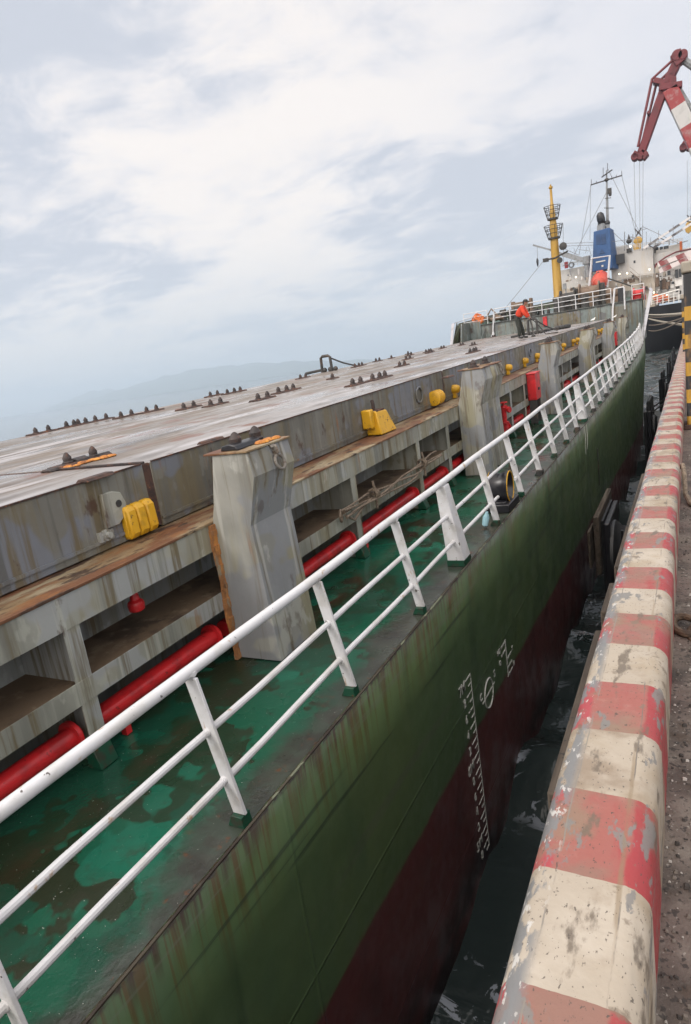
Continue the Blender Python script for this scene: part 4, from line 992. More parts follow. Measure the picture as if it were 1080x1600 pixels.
mb = MB(True); mb.tube([(MX-.8, MY-.1, 4.0), (MX-2.2, 50, 2.2), (MX-3.6, 48.4, .55)], .018, 5); mb.build('stay_wire', 'cable', SHIP)
mb = MB(True)
for k in range(5): mb.lathe((MX+.25, MY-.42, 1+.0+k*.6), (0, 0, 1), [(0, .02), (.5, .02)], 5)
mb.build('mast_ladder', 'mast_yellow', MAST)

# ------------------------------------------------------------------ loose things on the ship
# mooring rope tied along the coaming
def sp(x, y, z): return SP((x, y, z))
mb = MB()
for k in range(4):
    pts = []
    for i in range(15):
        t = i/14; pts.append(sp(-4.12+.02*k+.03*math.sin(i*1.3+k), 7.15+3.7*t, -2.06+.10*(t-.5)**2*4*.4-.03*k+.035*math.sin(t*9+k*2)+.13*t*0))
    mb.tube(pts, .016, 6)
for y in (8.05, 10.0):
    for q in range(4): mb.torus(sp(-4.1, y+.03*q, -2.05), (0, 1, .3*(q % 2)), .075, .014, 14, 6)
    mb.tube([sp(-4.07, y, -1.85), sp(-4.05, y+.02, -2.0), sp(-4.06, y+.03, -2.26)], .02, 6)
mb.torus(sp(-4.12, 7.12, -2.08), (1, .4, 0), .075, .018, 16, 6)
mb.tube([sp(-4.1, 7.2, -2.1), sp(-4.08, 7.4, -2.22), sp(-4.1, 7.7, -2.14), sp(-4.1, 8.0, -2.1)], .018, 6)
tag(mb.build('mooring_rope', 'rope', org=sp(-4.1, 9, -2.3)), 'brown mooring rope tied in several strands along the grey coaming above the red pipe', 'rope')
mb = MB(); mb.lathe(sp(-2.80, 9.06, D+.12), (.25, 0, 1), [(-.11, .02), (-.09, .045), (.03, .05), (.08, .03), (.12, .018)], 12)
tag(mb.build('plastic_bottle', 'pale_blue', org=sp(-2.8, 9.06, D)), 'pale blue plastic bottle at the foot of a white stanchion beside the black chock', 'bottle')

# lashing frame on the far edge of the covers, another by the worker
def frame_thing(px, py, h_, w_, lab, dirx=1):
    x, y = hp(px, py); b = SP((x, y, HT))
    mb = MB(); r_ = .045
    mb.tube([b+Vector((0, 0, 0)), b+Vector((0.02, 0, h_*.9)), b+Vector((.1, 0, h_)), b+Vector((w_-.1, 0, h_)), b+Vector((w_-.02, 0, h_*.9)), b+Vector((w_, 0, 0))], r_*1.3, 8)
    mb.tube([b+Vector((w_-.03, 0, h_*.85)), b+Vector((w_+.35, .4, h_*.4)), b+Vector((w_+.8, .8, .03))], r_*.7, 6)
    mb.tube([b+Vector((0.05, 0, .1)), b+Vector((-.9, .2, .05))], r_*1.2, 6)
    for q in range(3): mb.ball(b+Vector((.1+q*.25, .05, .08)), .1, .1, .1, 7, 5)
    return tag(mb.build('lashing_stand', 'gear', org=b), lab, 'stand', 'steel stands on the hatch covers')
frame_thing(504, 582, .62, .46, 'dark steel hoop frame standing on the far edge of the hatch covers')
frame_thing(826, 524, .75, .45, 'grey steel frame beside the stooping worker on the hatch')
x, y = hp(842, 521)
mb = MB(); 
for k in range(4): mb.tube([SP((x+.1*k, y-.5+k*.2, HT+.06+.05*(k % 2))), SP((x+.55, y+.9+.2*k, HT+.09)), SP((x+1.0+.05*k, y+1.9, HT+.07))], .05, 6)
for k in range(5): mb.ball(SP((x+.7+.1*k, y+1.2+.2*k, HT+.10)), .14, .14, .12, 7, 5)
tag(mb.build('lashing_gear', 'gear', org=SP((x, y, HT))), 'heap of dark lashing bars lying on the hatch right of the worker', 'lashing gear')

# seagulls
def gull(px, py, lab, s_=1.0):
    x, y = hp(px, py); q_ = min(1, 43.6/y); x *= q_; y *= q_; b = SP((x, y, HT))
    r = empty('seagull', b, lab, 'bird', 'white gulls on the hatch')
    mb = MB(); mb.tube([b+Vector((-.26, 0, .14))*s_, b+Vector((-.12, 0, .17))*s_, b+Vector((.02, 0, .20))*s_, b+Vector((.12, 0, .26))*s_, b+Vector((.15, 0, .34))*s_, b+Vector((.20, 0, .36))*s_], [.012*s_, .06*s_, .09*s_, .06*s_, .045*s_, .035*s_], 9); mb.build('body', 'gull', r)
    mb = MB(); mb.tube([b+Vector((.22, 0, .355))*s_, b+Vector((.30, 0, .335))*s_], [.015*s_, .004*s_], 6); mb.build('beak', 'beak', r)
    for k in (-1, 1):
        mb = MB(); mb.tube([b+Vector((0, .03*k, .13))*s_, b+Vector((0.0, .03*k, 0))*s_], .008*s_, 5); mb.build('leg', 'beak', r)
gull(927, 498, 'white gull standing on the pale hatch cover, left of the white ladder frame', .62)
gull(961, 495, 'white gull perched at the end of the hatch right beside the white ladder frame', .5)

# ------------------------------------------------------------------ the worker
def skin_mesh(name, verts, edges, radii, mat, parent, org, sub=2, root=0):
    me = bpy.data.meshes.new(name); me.from_pydata([Vector(v)-Vector(org) for v in verts], edges, []); o = bpy.data.objects.new(name, me); C.objects.link(o)
    o.parent = parent; o.location = Vector(org)-WL[parent]; WL[o] = Vector(org)
    md = o.modifiers.new('skin', 'SKIN'); md.use_smooth_shade = True
    sl_ = me.skin_vertices[0].data
    for i, r_ in enumerate(radii): sl_[i].radius = (r_, r_) if not isinstance(r_, tuple) else r_; sl_[i].use_root = (i == root)
    sb = o.modifiers.new('sub', 'SUBSURF'); sb.levels = sub; sb.render_levels = sub
    me.materials.append(MT[mat]); return o
x, y = hp(815, 529); wb = SP((x, y, HT)); K = 1.0
r = empty('person', wb, 'worker in an orange red jacket and dark trousers bending over a tool on the hatch', 'person')
# local frame: X to the person's front (towards the quay), Y away from the camera
def L(a, b, c): return wb+Vector((a, b, c))*K
# legs and hips
vv = [L(-.10, .0, .80), L(-.10, -.09, .76), L(-.03, -.11, .42), L(-.06, -.12, .09), L(.10, -.13, .05), L(-.10, .09, .76), L(.03, .13, .42), L(.08, .15, .09), L(.24, .16, .05), L(-.04, 0, .93)]
ee = [(0, 1), (1, 2), (2, 3), (0, 5), (5, 6), (6, 7), (0, 9)]
skin_mesh('trousers', [vv[i] for i in (0, 1, 2, 3, 5, 6, 7, 9)], [(0, 1), (1, 2), (2, 3), (0, 4), (4, 5), (5, 6), (0, 7)], [.15, .115, .09, .078, .115, .09, .078, .15], 'trousers', r, wb)
for s_, (ax, ay) in ((0, (-.06, -.12)), (1, (.08, .15))):
    skin_mesh('boot', [L(ax, ay, .12), L(ax-.01, ay, .05), L(ax+.09, ay-.005, .045), L(ax+.18, ay-.01, .035)], [(0, 1), (1, 2), (2, 3)], [.058, .055, .05, .035], 'boots', r, wb)
# torso and sleeves in one jacket
jv = [L(-.06, 0, .90), L(.02, 0, 1.08), L(.12, 0, 1.24), L(.20, 0, 1.33), L(.15, -.19, 1.27), L(.24, -.22, 1.02), L(.36, -.12, .84), L(.15, .19, 1.27), L(.26, .22, 1.02), L(.38, .10, .86)]
je = [(0, 1), (1, 2), (2, 3), (2, 4), (4, 5), (5, 6), (2, 7), (7, 8), (8, 9)]
skin_mesh('jacket', jv, je, [.185, .19, .185, .09, .10, .08, .058, .10, .08, .058], 'jacket', r, wb)
# body: neck and head as one surface, with nose and ears
hv = [L(.20, 0, 1.30), L(.25, 0, 1.38), L(.28, 0, 1.45), L(.30, 0, 1.53), L(.385, 0, 1.42), L(.28, -.085, 1.46), L(.28, .085, 1.46)]
skin_mesh('body', hv, [(0, 1), (1, 2), (2, 3), (2, 4), (2, 5), (2, 6)], [.05, .055, .092, .085, .02, .02, .02], 'skin', r, wb)
# hands with fingers round the tool shaft
def hand(cx, cy, cz, sgn):
    vs_ = [L(cx, cy, cz), L(cx+.05, cy, cz-.05)]; es_ = [(0, 1)]; rs_ = [.026, .032]
    for k in range(4):
        o_ = .026-.017*k; b0 = len(vs_)
        vs_ += [L(cx+.075, cy+o_*1.0, cz-.075), L(cx+.10, cy+o_, cz-.095-.004*k), L(cx+.085, cy+o_, cz-.12)]
        es_ += [(1, b0), (b0, b0+1), (b0+1, b0+2)]; rs_ += [.010, .009, .008]
    b0 = len(vs_); vs_ += [L(cx+.045, cy+.035*sgn, cz-.07), L(cx+.065, cy+.03*sgn, cz-.10)]; es_ += [(1, b0), (b0, b0+1)]; rs_ += [.011, .009]
    skin_mesh('hand', vs_, es_, rs_, 'skin', r, wb, 1)
hand(.35, -.12, .85, 1); hand(.37, .10, .87, -1)
mb = MB(); mb.ball(L(.29, 0, 1.54), .105*K, .10*K, .07*K, 12, 8); mb.lathe(L(.29, 0, 1.50), (0.1, 0, 1), [(0, .125*K), (.015, .13*K), (.03, .10*K)], 14); mb.build('cap', 'boots', r)
mb = MB(); mb.ball(L(.235, 0, 1.46), .07, .085, .085, 10, 6); mb.build('hair', 'boots', r)
# the tool and its hose
mb = MB(); mb.tube([L(.40, -.16, .80), L(.43, 0, .77), L(.45, .14, .80)], .02, 6); mb.tube([L(.43, 0, .77), L(.50, -.02, .40), L(.52, -.03, .02)], .03, 7); mb.lathe(L(.52, -.03, .0), (0, 0, 1), [(0, .09), (.06, .09), (.1, .04)], 10)
mb.tube([L(.45, .1, .78), L(.62, .1, .6), L(.85, .12, .28), L(1.0, .15, .04), L(1.5, .3, .04)], .024, 6)
tag(mb.build('hand_tool', 'gear', org=L(.5, 0, 0)), 'dark long handled tool with a hose held down by the worker on the hatch', 'tool')

# ------------------------------------------------------------------ black ship moored ahead
S2 = empty('moored_ship', (-12, 190, ZW), 'black hulled ship with white superstructure and blue funnel moored ahead, stern towards us', 'ship')
SY = 150.0
def q2(px, py, y): return at(px, py, y=y)
zdk = q2(1040, 476, SY).z; xr = q2(1066, 500, SY).x; xl_ = -27.0
mb = MB(); sec = []
for t, (yy_, zz_) in enumerate(((SY, zdk), (SY+.6, zdk-2.5), (SY+1.6, -4.5), (SY+4.0, -9.3))):
    sec.append((yy_, zz_))
vs = []; nseg = 12
for (yy_, zz_) in sec:
    for i in range(nseg+1):
        t = i/nseg*2-1; x = (xl_+xr)/2+(xr-xl_)/2*t; vs.append((x, yy_+3.2*abs(t)**4, zz_))
    for yb in (175, 215, 240):
        vs.append((xr if yb < 230 else xr-3, yb, zz_))
    vs.append(((xl_+xr)/2, 262, zz_))
    for yb in (240, 215, 175): vs.append((xl_ if yb < 230 else xl_+3, yb, zz_))
kk = nseg+1+7
fs = [(i*kk+j, i*kk+(j+1) % kk, (i+1)*kk+(j+1) % kk, (i+1)*kk+j) for i in range(3) for j in range(kk)]
fs += [tuple(range(kk)), tuple(3*kk+j for j in range(kk))]
mb.add(vs, fs); mb.build('hull', 'hull_black', S2)
def blk(name, px0, px1, pyt, pyb, y, dep, mat, par=S2, bevel=.06):
    a = q2(px0, (pyt+pyb)/2, y); b = q2(px1, (pyt+pyb)/2, y); zt = q2((px0+px1)/2, pyt, y).z; zb = q2((px0+px1)/2, pyb, y).z
    mb = MB(); mb.box(a.x, b.x, y, y+dep, zb, zt); return mb.build(name, mat, par, bevel=bevel)
SH = blk('superstructure', 870, 1024, 440, 492, 157.0, 20, 'cream')
blk('main_house', 956, 1022, 391, 478, 160.0, 16, 'super')
blk('upper_house', 951, 980, 386, 400, 162.0, 12, 'super')
blk('side_house', 872, 927, 418, 470, 160, 14, 'super')
RH = blk('side_house', 1022.5, 1068, 384, 470, 162.5, 14, 'super')
blk('bridge_wing', 1022, 1080, 392, 408, 161.4, 1.0, 'super')
for a, b, t, bt in ((1024, 1029, 386, 391), (1031, 1036, 385.5, 390), (1037, 1045, 384, 389)):
    blk('window', a, b, t, bt, 161.3, .06, 'glass', RH, .01)
blk('porthole_plate', 990, 993, 407, 411, 159.9, .08, 'glass', S2, .01)
blk('dark_awning', 962, 976, 397, 412, 158.5, 1.2, 'black'); blk('dark_awning', 915, 922, 407, 426, 158.0, 1.0, 'black')
blk('brown_louvre', 974, 992, 434, 442, 156.85, .12, 'brown'); blk('deck_locker', 1000, 1012, 448, 453, 156.2, .5, 'gear')
blk('small_mast_base', 979, 987, 388, 394, 159.5, 1, 'gear')
# stair between decks
mb = MB(); a = q2(985, 424, 156.6); b = q2(1003, 440, 156.6); mb.bar(a, b, .8, .12); mb.bar(a+Vector((0, 0, .9)), b+Vector((0, 0, .9)), .05, .05); mb.build('stairway', 'brown', S2)
# lamps on the house
for px, py in ((968, 428), (980, 427), (900, 433), (1015, 421), (985, 385), (1042, 461), (1022, 457)):
    p = q2(px, py, 156.4); mb = MB(); mb.ball(p, .16, .16, .16, 8, 6); mb.build('deck_lamp', 'lamp', S2)
# funnel
fa, fb = q2(927.5, 362, 155), q2(953, 358, 155); ga, gb = q2(925.5, 425, 155), q2(957, 425, 155)
mb = MB(); dpt = 5.0
mb.add([ga, (gb.x, 155, ga.z), (gb.x+.9, 155+dpt, ga.z), (ga.x+.9, 155+dpt, ga.z), (fa.x, 155, fa.z), (fb.x, 155, fa.z+.15), (fb.x+.3, 155+dpt, fa.z+.15), (fa.x+.3, 155+dpt, fa.z)],
       [(0, 3, 2, 1), (4, 5, 6, 7), (0, 1, 5, 4), (1, 2, 6, 5), (2, 3, 7, 6), (3, 0, 4, 7)])
FUN = mb.build('funnel', 'blue', S2, bevel=.12)
blk('funnel_louvre', 931.5, 938.5, 366, 382, 154.93, .06, 'louvre', FUN, .02); blk('funnel_louvre', 939.5, 947, 365.5, 381.5, 154.93, .06, 'louvre', FUN, .02)
blk('funnel_stripe', 931, 946, 407.5, 409.3, 154.9, .05, 'mark', FUN, .0); blk('funnel_badge', 940, 943, 414, 417, 154.9, .05, 'mark', FUN, .0)
a = q2(941, 396, 154.95); mb = MB(); mb.prism([(a.x-.6, a.z), (a.x+.6, a.z), (a.x, a.z+.9)], 154.86, 154.97); mb.build('funnel_mark', 'louvre', FUN)
for px, pt, pb_, r_ in ((936, 352, 361, .42), (940.5, 346, 361, .65), (945, 350, 361, .35), (949, 348, 360, .4), (951, 349, 360, .25), (935.3, 347, 361, .16)):
    b = q2(px, pb_, 156.5); t = q2(px, pt, 156.5); mb = MB(); mb.tube([b-Vector((0, 0, .6)), t], r_, 10); mb.build('exhaust_pipe', 'grey_steel' if r_ > .2 else 'black', FUN)
b = q2(940.2, 347, 156.5); mb = MB(); mb.lathe(b, (-.15, -.2, 1), [(-1.0, .5), (0, .75), (.6, .85), (1.5, .75), (2.0, .35)], 14); mb.build('exhaust_cowl', 'black', FUN)
b = q2(949, 350, 156.5); mb = MB(); mb.ball(b+Vector((0, 0, .2)), .6, .5, .6, 9, 6); mb.ball(b+Vector((-.3, 0, -.6)), .4, .4, .5, 9, 6); mb.build('exhaust_cowl', 'black', FUN)
# signal mast with yards
t = q2(947.8, 266, 157.5); b = q2(949.5, 356, 157.5)
mb = MB(); mb.tube([b, (t+b)/2, t], [.30, .25, .12], 8); SM = mb.build('signal_mast', 'grey_steel', S2)
def wire(name, pts, r_, mat, par, y): 
    mb = MB(); mb.tube([q2(p[0], p[1], y) for p in pts], r_, 6); return mb.build(name, mat, par)
wire('yard', [(923, 289), (972, 274)], .13, 'gear', SM, 157.3); wire('yard', [(940, 277), (957, 265)], .13, 'gear', SM, 157.1)
for (xa, ya, xb, yb_) in ((924, 280, 924, 289), (942.5, 262, 942.7, 276), (971.5, 267, 972, 276), (932, 283, 932, 287), (956, 275, 956, 281), (963, 273, 963, 278), (949.5, 255, 949.6, 268)): wire('whip_aerial', [(xa, ya), (xb, yb_)], .06, 'gear', SM, 157.2)
wire('lower_yard', [(944, 325), (959, 325)], .07, 'gear', SM, 157.2); wire('lower_yard', [(945, 310), (955, 309)], .07, 'gear', SM, 157.2)
p = q2(952.5, 299, 157.2); mb = MB(); mb.box(p.x-.4, p.x+.4, 156.9, 157.5, p.z-.5, p.z+.6); mb.ball(p+Vector((.1, 0, -.7)), .3, .3, .3, 8, 5); mb.build('radar_scanner', 'gear', SM)
mb = MB(); p = q2(948, 281, 157.2); mb.ball(p, .5, .4, .35, 9, 6); mb.build('mast_head', 'gear', SM)
# lifeboat in its white frame
LB = q2(938, 440, 152.5)
mb = MB(); mb.tube([LB+Vector((0, -2.6, -.9)), LB+Vector((0, -2.2, -.5)), LB+Vector((0, -.8, -.05)), LB+Vector((0, 1.5, .5)), LB+Vector((0, 3.4, 1.1)), LB+Vector((0, 4.2, 1.4))], [.5, 1.3, 1.75, 1.75, 1.3, .4], 18)
BOAT = mb.build('lifeboat', 'boat', S2)
mb = MB(); mb.box(LB.x-.75, LB.x+.65, 152.4, 154.2, LB.z+1.4, LB.z+2.25); mb.build('conning_dome', 'boat', BOAT, bevel=.2)
mb = MB(); mb.box(LB.x-.45, LB.x-.1, 152.36, 152.39, LB.z+1.75, LB.z+2.05); mb.build('window', 'glass', BOAT)
for nm, pts, r_ in (('boat_frame', [(921, 447), (924.5, 404), (953, 399.5), (949, 449)], .24),):
    wire(nm, pts, r_, 'rail_white', S2, 151.5)
for pts in ([(926, 441), (944, 437), (949, 443)], [(926, 445), (949, 442)], [(926, 449), (949, 446)], [(932, 440), (932, 450)], [(938, 439), (938, 449)], [(944, 437), (944, 448)]): wire('boat_railing', pts, .07, 'rail_white', S2, 150.9)
# provision crane boom and aft gear
mb = MB(); mb.bar(q2(833, 383, 156), q2(862, 391, 156), .35, .35); mb.bar(q2(860, 390, 156), q2(885, 400, 156), .55, .55); mb.bar(q2(880, 397, 156), q2(916, 408, 156), .9, 1.0); CB = mb.build('crane_boom', 'grey_steel', S2)
p = q2(917, 408, 156); mb = MB(); mb.lathe(p+Vector((0, 0, -3.8)), (0, 0, 1), [(0, .6), (3.2, .55), (3.2, .8), (4.8, .8)], 12); mb.build('crane_pedestal', 'grey_steel', S2)
wire('boom_wire', [(839.5, 386), (840, 404)], .05, 'cable', CB, 156); p = q2(840, 410, 156); mb = MB(); mb.lathe(p, (0, 0, 1), [(-.9, .08), (-.4, .2), (.3, .28), (.9, .1)], 8); mb.build('hook_block', 'black', CB)
p = q2(893, 414, 158.5); mb = MB(); mb.torus(p, (0, 1, 0), .5, .16, 16, 6); mb.build('life_ring', 'grey_steel', S2); blk('red_signal_box', 882, 887.5, 409, 419, 158.4, .5, 'crane_bright')
for pts in ([(900, 398), (897, 388)], [(915, 396), (917, 386)], [(904, 390), (921, 392)], [(920, 385), (924, 400)], [(880, 350), (880.5, 410)], [(922, 375), (923, 290)]): wire('aerial_wire', pts, .045, 'cable', S2, 157)
for pts in ([(884, 380), (928, 379)], [(862, 385), (928, 383)], [(955, 378), (1000, 372)], [(880, 388), (905, 399)], [(880, 415), (905, 408)]): wire('aerial_wire', pts, .05, 'cable', S2, 157)
for pts in ([(972, 276), (1000, 392)], [(924, 288), (905, 398)], [(949, 262), (1004, 372)], [(948, 300), (890, 412)], [(955, 360), (985, 388)], [(1004, 392), (1004, 352)], [(1010, 391), (1010, 362)], [(1016, 390), (1017, 371)], [(1000, 360), (1012, 357)], [(1030, 383), (1029, 360)], [(1052, 378), (1052, 352)], [(1004, 354), (1060, 380)]): wire('aerial_wire', pts, .05, 'cable', S2, 158)
# upper works right of the funnel
for pts in ([(989, 392), (989, 366)], [(982, 390), (982, 377)], [(978, 378), (988, 375)], [(985, 370), (993, 372)], [(976, 362), (976, 392)], [(1000, 393), (1022, 389)], [(1024, 381), (1046, 376)], [(1024, 385), (1024, 377)], [(1046, 383), (1046, 375)], [(1058, 381), (1075, 376)]): wire('rigging_post', pts, .09, 'grey_steel', S2, 161)
p = q2(983, 377, 161); mb = MB(); mb.ball(p, .6, .5, .5, 9, 6); mb.lathe(p+Vector((0, 0, .4)), (0, 0, 1), [(0, .35), (1.0, .05)], 8); mb.build('search_light', 'gear', S2)
blk('bracket', 1022, 1025, 384, 395, 160.8, .6, 'gear'); blk('bracket', 1062, 1066, 377, 391, 160.8, .8, 'orange')
# clutter on the poop, rails
for px0, px1, t, bt, mt in ((1024, 1030, 428, 448, 'brown'), (1031, 1034, 431, 452, 'gear'), (1034, 1041, 436, 452, 'brown'), (1041, 1047, 440, 452, 'brown'), (1019, 1024, 441, 455, 'cream'), (1048, 1055, 438, 450, 'white'), (1054, 1066, 418, 447, 'white'), (1041, 1053, 420, 436, 'white'), (1024, 1030, 414, 427, 'cream'), (1036, 1040, 424, 432, 'cream'), (1056, 1062, 446, 456, 'gear')):
    blk('deck_gear', px0, px1, t, bt, 153.6+random.uniform(0, 1.2), 1.4, mt)
for a, b, t, bt in ((1043, 1048, 423, 430), (1055, 1060, 421, 434), (1061, 1065, 420, 433), (1049, 1054, 440, 444)): blk('window', a, b, t, bt, 153.3, .06, 'glass', S2, .01)
for px, py, rr, mt in ((1025, 464, .75, 'orange'), (1036, 463, .6, 'orange'), (1029, 468, .7, 'boat'), (1042, 465, .6, 'orange'), (1047, 468, .5, 'brown'), (1021, 468, .6, 'cream'), (1053, 466, .5, 'brown'), (1036, 470, .5, 'brown')):
    p = q2(px, py, 151.6); mb = MB(); mb.lathe(p-Vector((0, 0, rr)), (0, 0, 1), [(0, rr*.9), (rr, rr), (rr*1.5, rr*.7), (rr*1.8, rr*.25)], 10); mb.build('stowed_gear', mt, S2)
mb = MB(); mb.tube([q2(1017, 465, 150.4), q2(1062, 452, 150.4)], .14, 8)
SR = mb.build('stern_railing', 'white', S2)
for px in (1018, 1027, 1036, 1045, 1053, 1061):
    mb = MB(); mb.tube([q2(px, 465-(px-1017)*.29, 150.4), q2(px, 477-(px-1017)*.1, 150.4)], .09, 6); mb.build('stanchion', 'white', SR)
for k in range(1, 4): wire('lower_rail', [(1017, 465+k*3.2), (1062, 452+k*5)], .05, 'white', SR, 150.4)

for (x0_, x1_, yt, y_) in ((872, 926, 418, 159.5), (957, 1021, 392, 159.4), (1023, 1066, 384, 161.8), (965, 1020, 439, 156.6), (880, 925, 441, 156.4)):
    o = None
    for k in (0, 1, 2):
        mb = MB(); mb.tube([q2(x0_, yt-2.2*k-1.5+(.0 if k else .0), y_), q2(x1_, yt-2.2*k-1.5-(x1_-x0_)*.13, y_)], .055, 5)
        if o is None: o = mb.build('deck_railing', 'super', S2)
        else: mb.build('rail_bar', 'super', o)
    n_ = int((x1_-x0_)/7)
    for k in range(n_+1):
        px = x0_+(x1_-x0_)*k/n_; dy_ = -(px-x0_)*.13; mb = MB(); mb.tube([q2(px, yt+1+dy_, y_), q2(px, yt-6.2+dy_, y_)], .06, 5); mb.build('stanchion', 'super', o)
rr_ = random.Random(4)
for k in range(46):
    px = rr_.choice([rr_.uniform(874, 925), rr_.uniform(958, 1020), rr_.uniform(1024, 1064), rr_.uniform(1018, 1062)]); py = rr_.uniform(425, 455) if px > 1018 else rr_.uniform(428, 452)
    w_ = rr_.uniform(1.2, 4); h_ = rr_.uniform(1.5, 6)
    blk('deck_gear', px, px+w_, py, py+h_, rr_.uniform(152.6, 156.0), rr_.uniform(.3, 1.0), rr_.choice(['super', 'cream', 'brown', 'gear', 'grey_steel', 'white', 'super']), S2, .05)
for k in range(10):
    px = rr_.choice([rr_.uniform(874, 922), rr_.uniform(960, 1018), rr_.uniform(1024, 1062)]); y0_ = rr_.uniform(425, 450); wire('vent_pipe', [(px, y0_), (px-.6, y0_-rr_.uniform(6, 16))], rr_.uniform(.08, .2), rr_.choice(['super', 'grey_steel', 'cream']), S2, 155.5)

# striped booms and red-white gangway on the right
ax = (q2(1080, 338, 158)-q2(1008, 386, 158)).normalized()
striped('boom_stripes', (.62, .60, .60), (.06, .055, .06), 4.3, ax)
BO = empty('striped_boom', q2(1010, 386, 158), 'pair of thin black and white striped booms rising to the right above the white superstructure', 'boom')
for off in ((1006, 388, 1092, 331), (1020, 388, 1094, 341)):
    mb = MB(); mb.bar(q2(off[0], off[1], 158), q2(off[2], off[3], 158), .38, .42); mb.build('boom_bar', 'boom_stripes', BO)
for px, py in ((1014, 384), (1031, 372), (1072, 345), (1084, 338)):
    mb = MB(); mb.bar(q2(px, py, 158), q2(px+9, py+3.5, 158), .18, .18); mb.build('cross_bar', 'gear', BO)
ax = (q2(1080, 383, 152)-q2(1026, 418, 152)).normalized()
striped('gangway_stripes', (.62, .55, .54), (.22, .05, .05), 3.0, ax)
GW = empty('boarding_gangway', q2(1030, 420, 152), 'red and white striped gangway sloping up beside the white ship on the right', 'gangway')
for off in ((1028, 414, 1090, 391), (1030, 424, 1090, 398)):
    mb = MB(); mb.bar(q2(off[0], off[1], 152), q2(off[2], off[3], 152), .5, .9); mb.build('side_truss', 'gangway_stripes', GW)
mb = MB(); mb.tube([q2(1023.5, 418, 152), q2(1026, 412, 152), q2(1040, 402, 152), q2(1056, 394, 152), q2(1085, 388, 152)], .16, 6); mb.build('handrail', 'crane_red', GW)
for px in (1034, 1048, 1062, 1076): 
    mb = MB(); mb.bar(q2(px, 424-(px-1030)*.43, 152), q2(px, 402-(px-1040)*.45, 152), .12, .12); mb.build('gangway_post', 'crane_white', GW)

# mooring lines of the black ship
for i, (p0_, p1_, sag, lab) in enumerate(((q2(1014, 491.5, 150), at(1078, 489, y=60), .3, 'pale upper mooring line stretched across the black stern'), (q2(1014, 495, 150), at(1078, 490, y=60), .5, 'thin second mooring line just under the uppermost one on the black stern'),
        (q2(1014, 498, 150), at(1078, 509, y=70), .3, 'thick pale mooring line slanting down to the right across the black stern'), (q2(1014, 508, 150), at(1078, 493, y=60), .8, 'dark mooring line rising to the right across the black stern'), (q2(1014, 516.5, 150), at(1078, 493, y=60), 1.5, 'lowest mooring line drooping from the black stern up to the quay'))):
    mb = MB(); n_ = 14
    mb.tube([p0_.lerp(p1_, t/n_)-Vector((0, 0, sag*1.3*(t/n_)*(1-t/n_))) for t in range(n_+1)], (.11, .07, .14, .08, .08)[i], 6)
    tag(mb.build('mooring_line', 'pale_rope' if i in (0, 2) else 'rope', org=(p0_+p1_)/2), lab, 'mooring line', 'mooring lines at the black stern')

# ------------------------------------------------------------------ harbour cranes
CYD = 180.0
def q3(px, py, dy_=0): return at(px, py, y=CYD)+Vector((0, dy_, 0))
CR = empty('harbour_crane', (17, CYD, -1.85), 'tall red and white harbour crane with its jib hanging over the black ship', 'crane', 'portal cranes on the quay')
mb = MB()
# jib: main box from head down to the nose
mb.bar(q3(1061, 92), q3(1037, 142), 1.9, 2.2, (0, 1, 0)); mb.bar(q3(1039, 136), q3(1002, 240), 1.75, 2.2, (0, 1, 0)); JIB = mb.build('jib', 'crane_red', CR, bevel=.2)
for k in (-1.0, 1.0):
    mb = MB(); mb.tube([q3(1056+k*1.5, 96+k*2.5, k), q3(1022.5+k*3, 127+k*1.5, k), q3(999+k*1.5, 232+k, k)], .30, 7); mb.build('jib_tie', 'crane_red', JIB)
mb = MB(); mb.bar(q3(1022, 127), q3(1040, 131), 1.0, 2.6, (0, 1, 0)); mb.bar(q3(1012, 177), q3(1016, 178), .5, 2.6, (0, 1, 0)); mb.build('jib_strut', 'crane_red', JIB)
mb = MB(); mb.lathe(q3(1058, 89, -1.5), (0, 1, 0), [(0, 1.1), (3, 1.1)], 14); mb.lathe(q3(1067, 88, -1.5), (0, 1, 0), [(0, 1.0), (3, 1.0)], 14); mb.bar(q3(1052, 99), q3(1068, 86), 2.6, 2.8, (0, 1, 0)); mb.build('jib_head', 'crane_red', JIB, bevel=.1)
mb = MB(); mb.lathe(q3(992, 246, -1.2), (0, 1, 0), [(0, .8), (2.4, .8)], 12); mb.lathe(q3(1001, 245, -1.2), (0, 1, 0), [(0, .8), (2.4, .8)], 12); mb.bar(q3(990, 248), q3(996, 238), 1.2, 2.4, (0, 1, 0)); mb.bar(q3(1004.5, 249), q3(1012, 240), 1.0, 2.4, (0, 1, 0)); mb.bar(q3(1003, 236), q3(1012, 241), .6, 2.2, (0, 1, 0)); mb.build('jib_nose', 'crane_red', JIB, bevel=.1)
for px, py in ((1047, 116), (1030, 147), (1046, 150)):
    mb = MB(); mb.bar(q3(px, py), q3(px+3.5, py-.5), .4, 2.5, (0, 1, 0)); mb.build('jib_platform', 'crane_red', JIB)
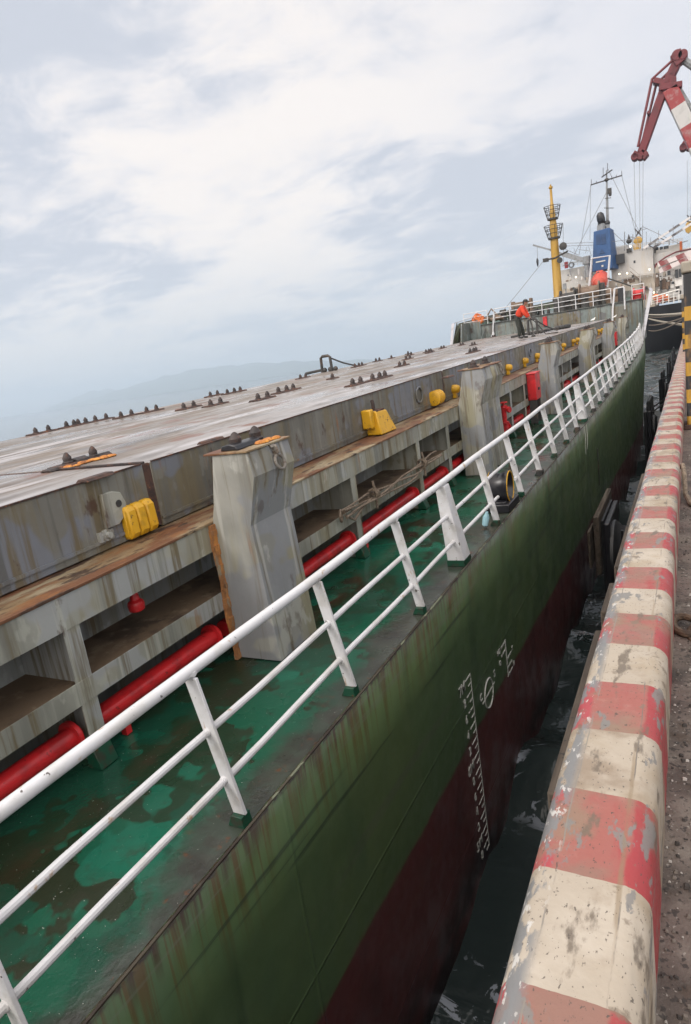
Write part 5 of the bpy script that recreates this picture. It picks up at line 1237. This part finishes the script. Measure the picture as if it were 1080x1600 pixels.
# boom down to the machinery house
a, b = q3(1047, 140), Vector((14.0, CYD, 5.0))
axb = (b-a).normalized(); striped('crane_stripes', (.46, .45, .44), (.26, .024, .026), 9.4, axb)
mb = MB(); mb.bar(a, b, 3.1, 3.4, (0, 1, 0)); BM = mb.build('boom', 'crane_stripes', CR, bevel=.2)
mb = MB(); mb.tube([q3(1062, 139), b+Vector((4, 0, 4))], .45, 7); mb.build('luffing_rod', 'grey_steel', CR)
mb = MB(); mb.bar(q3(1030, 140), q3(1066, 134), 1.2, 3.4, (0, 1, 0)); mb.bar(q3(1046, 131), q3(1056, 130), 2.0, 3.2, (0, 1, 0)); mb.build('boom_head', 'crane_red', CR, bevel=.1)
mb = MB(); mb.tube([q3(1067, 93), b+Vector((12, 0, 22))], .75, 8); mb.build('back_stay', 'grey_steel', CR)
# machinery house, column and portal legs (right of the picture)
mb = MB(); mb.box(11, 25, CYD-4, CYD+4, 3.5, 10); mb.build('machinery_house', 'crane_white', CR, bevel=.2)
mb = MB(); mb.prism([(19, 10), (24, 10), (27, 28), (25.4, 28)], CYD-1.6, CYD+1.6); mb.build('back_frame', 'crane_red', CR, bevel=.1)
mb = MB(); mb.lathe((17, CYD, 0.5), (0, 0, 1), [(0, 2.4), (3, 2.2)], 16); mb.box(11.5, 22.5, CYD-5, CYD+5, -.6, .6); mb.build('portal_deck', 'crane_red', CR, bevel=.1)
for sx in (12.2, 21.8):
    for sy in (-4.4, 4.4):
        mb = MB(); mb.box(sx-.6, sx+.6, CYD+sy-.6, CYD+sy+.6, -1.845, -.6); mb.build('portal_leg', 'crane_red', CR)
# hoist ropes and hook
hkt = q3(992, 250)
HB = empty('crane_hook', q3(997, 384), 'yellow hook block hanging on hoist ropes from the red crane jib, above the white superstructure', 'hook', 'hook blocks of the cranes')
for px, py in ((990.8, 250), (999.5, 249), (1005, 249)):
    mb = MB(); mb.tube([q3(px, py), q3(992+(px-990)*.75+1, 374)], .05, 5); mb.build('hoist_rope', 'cable', HB)
p = q3(997.2, 376); mb = MB(); mb.lathe(p+Vector((0, -.5, 0)), (0, 1, 0), [(0, .5), (.25, .95), (.75, .95), (1.0, .5)], 14); mb.box(p.x-1.0, p.x+1.0, CYD-.4, CYD+.4, p.z-.35, p.z+.25); mb.build('hook_sheave', 'mast_yellow', HB, bevel=.1)
p = q3(996, 386); mb = MB(); mb.prism([(p.x-1.0, p.z+.6), (p.x+.9, p.z+.8), (p.x+.8, p.z-.5), (p.x, p.z-1.2), (p.x-.8, p.z-.6)], CYD-.35, CYD+.35); mb.build('hook_weight', 'mast_yellow', HB, bevel=.1)
p = q3(997.5, 363); mb = MB(); mb.bar(p+Vector((-.7, 0, .9)), p+Vector((.6, 0, -.9)), .25, .25); mb.bar(p+Vector((.7, 0, .9)), p+Vector((-.6, 0, -.9)), .25, .25); mb.ball(p, .35, .3, .3, 8, 5); mb.build('rope_guide', 'gear', HB)
# second crane: the same kind, farther off
C2 = copy_tree(CR); tag(C2, 'dark red nose of a second, farther harbour crane at the right edge of the picture', 'crane')
sc = 1.27; tgt = at(1068, 243, y=235); src = q3(992, 246); C2.scale = (sc, sc, sc)
C2.location = tgt-(src-WL[CR])*sc; 
C2.location.z = -1.85
HB2 = copy_tree(HB); tag(HB2, 'yellow hook block hanging below the second crane at the right edge', 'hook'); HB2.location = at(1077, 357, y=235)

# ------------------------------------------------------------------ haze over the sea
mb = MB(); mb.box(-15000, 15000, -1500, 15000, -11.2, 420)
hzm = bpy.data.materials.new('haze'); hzm.use_nodes = True; t_ = hzm.node_tree; t_.nodes.clear()
pv = t_.nodes.new('ShaderNodeVolumePrincipled'); ou = t_.nodes.new('ShaderNodeOutputMaterial')
pv.inputs['Color'].default_value = (.68, .80, .92, 1); pv.inputs['Density'].default_value = .00017; pv.inputs['Anisotropy'].default_value = .2
t_.links.new(pv.outputs[0], ou.inputs['Volume'])
o = mb.build('haze', hzm, smooth=False); tag(o, 'pale sea haze over the harbour', 'haze', kind='stuff')
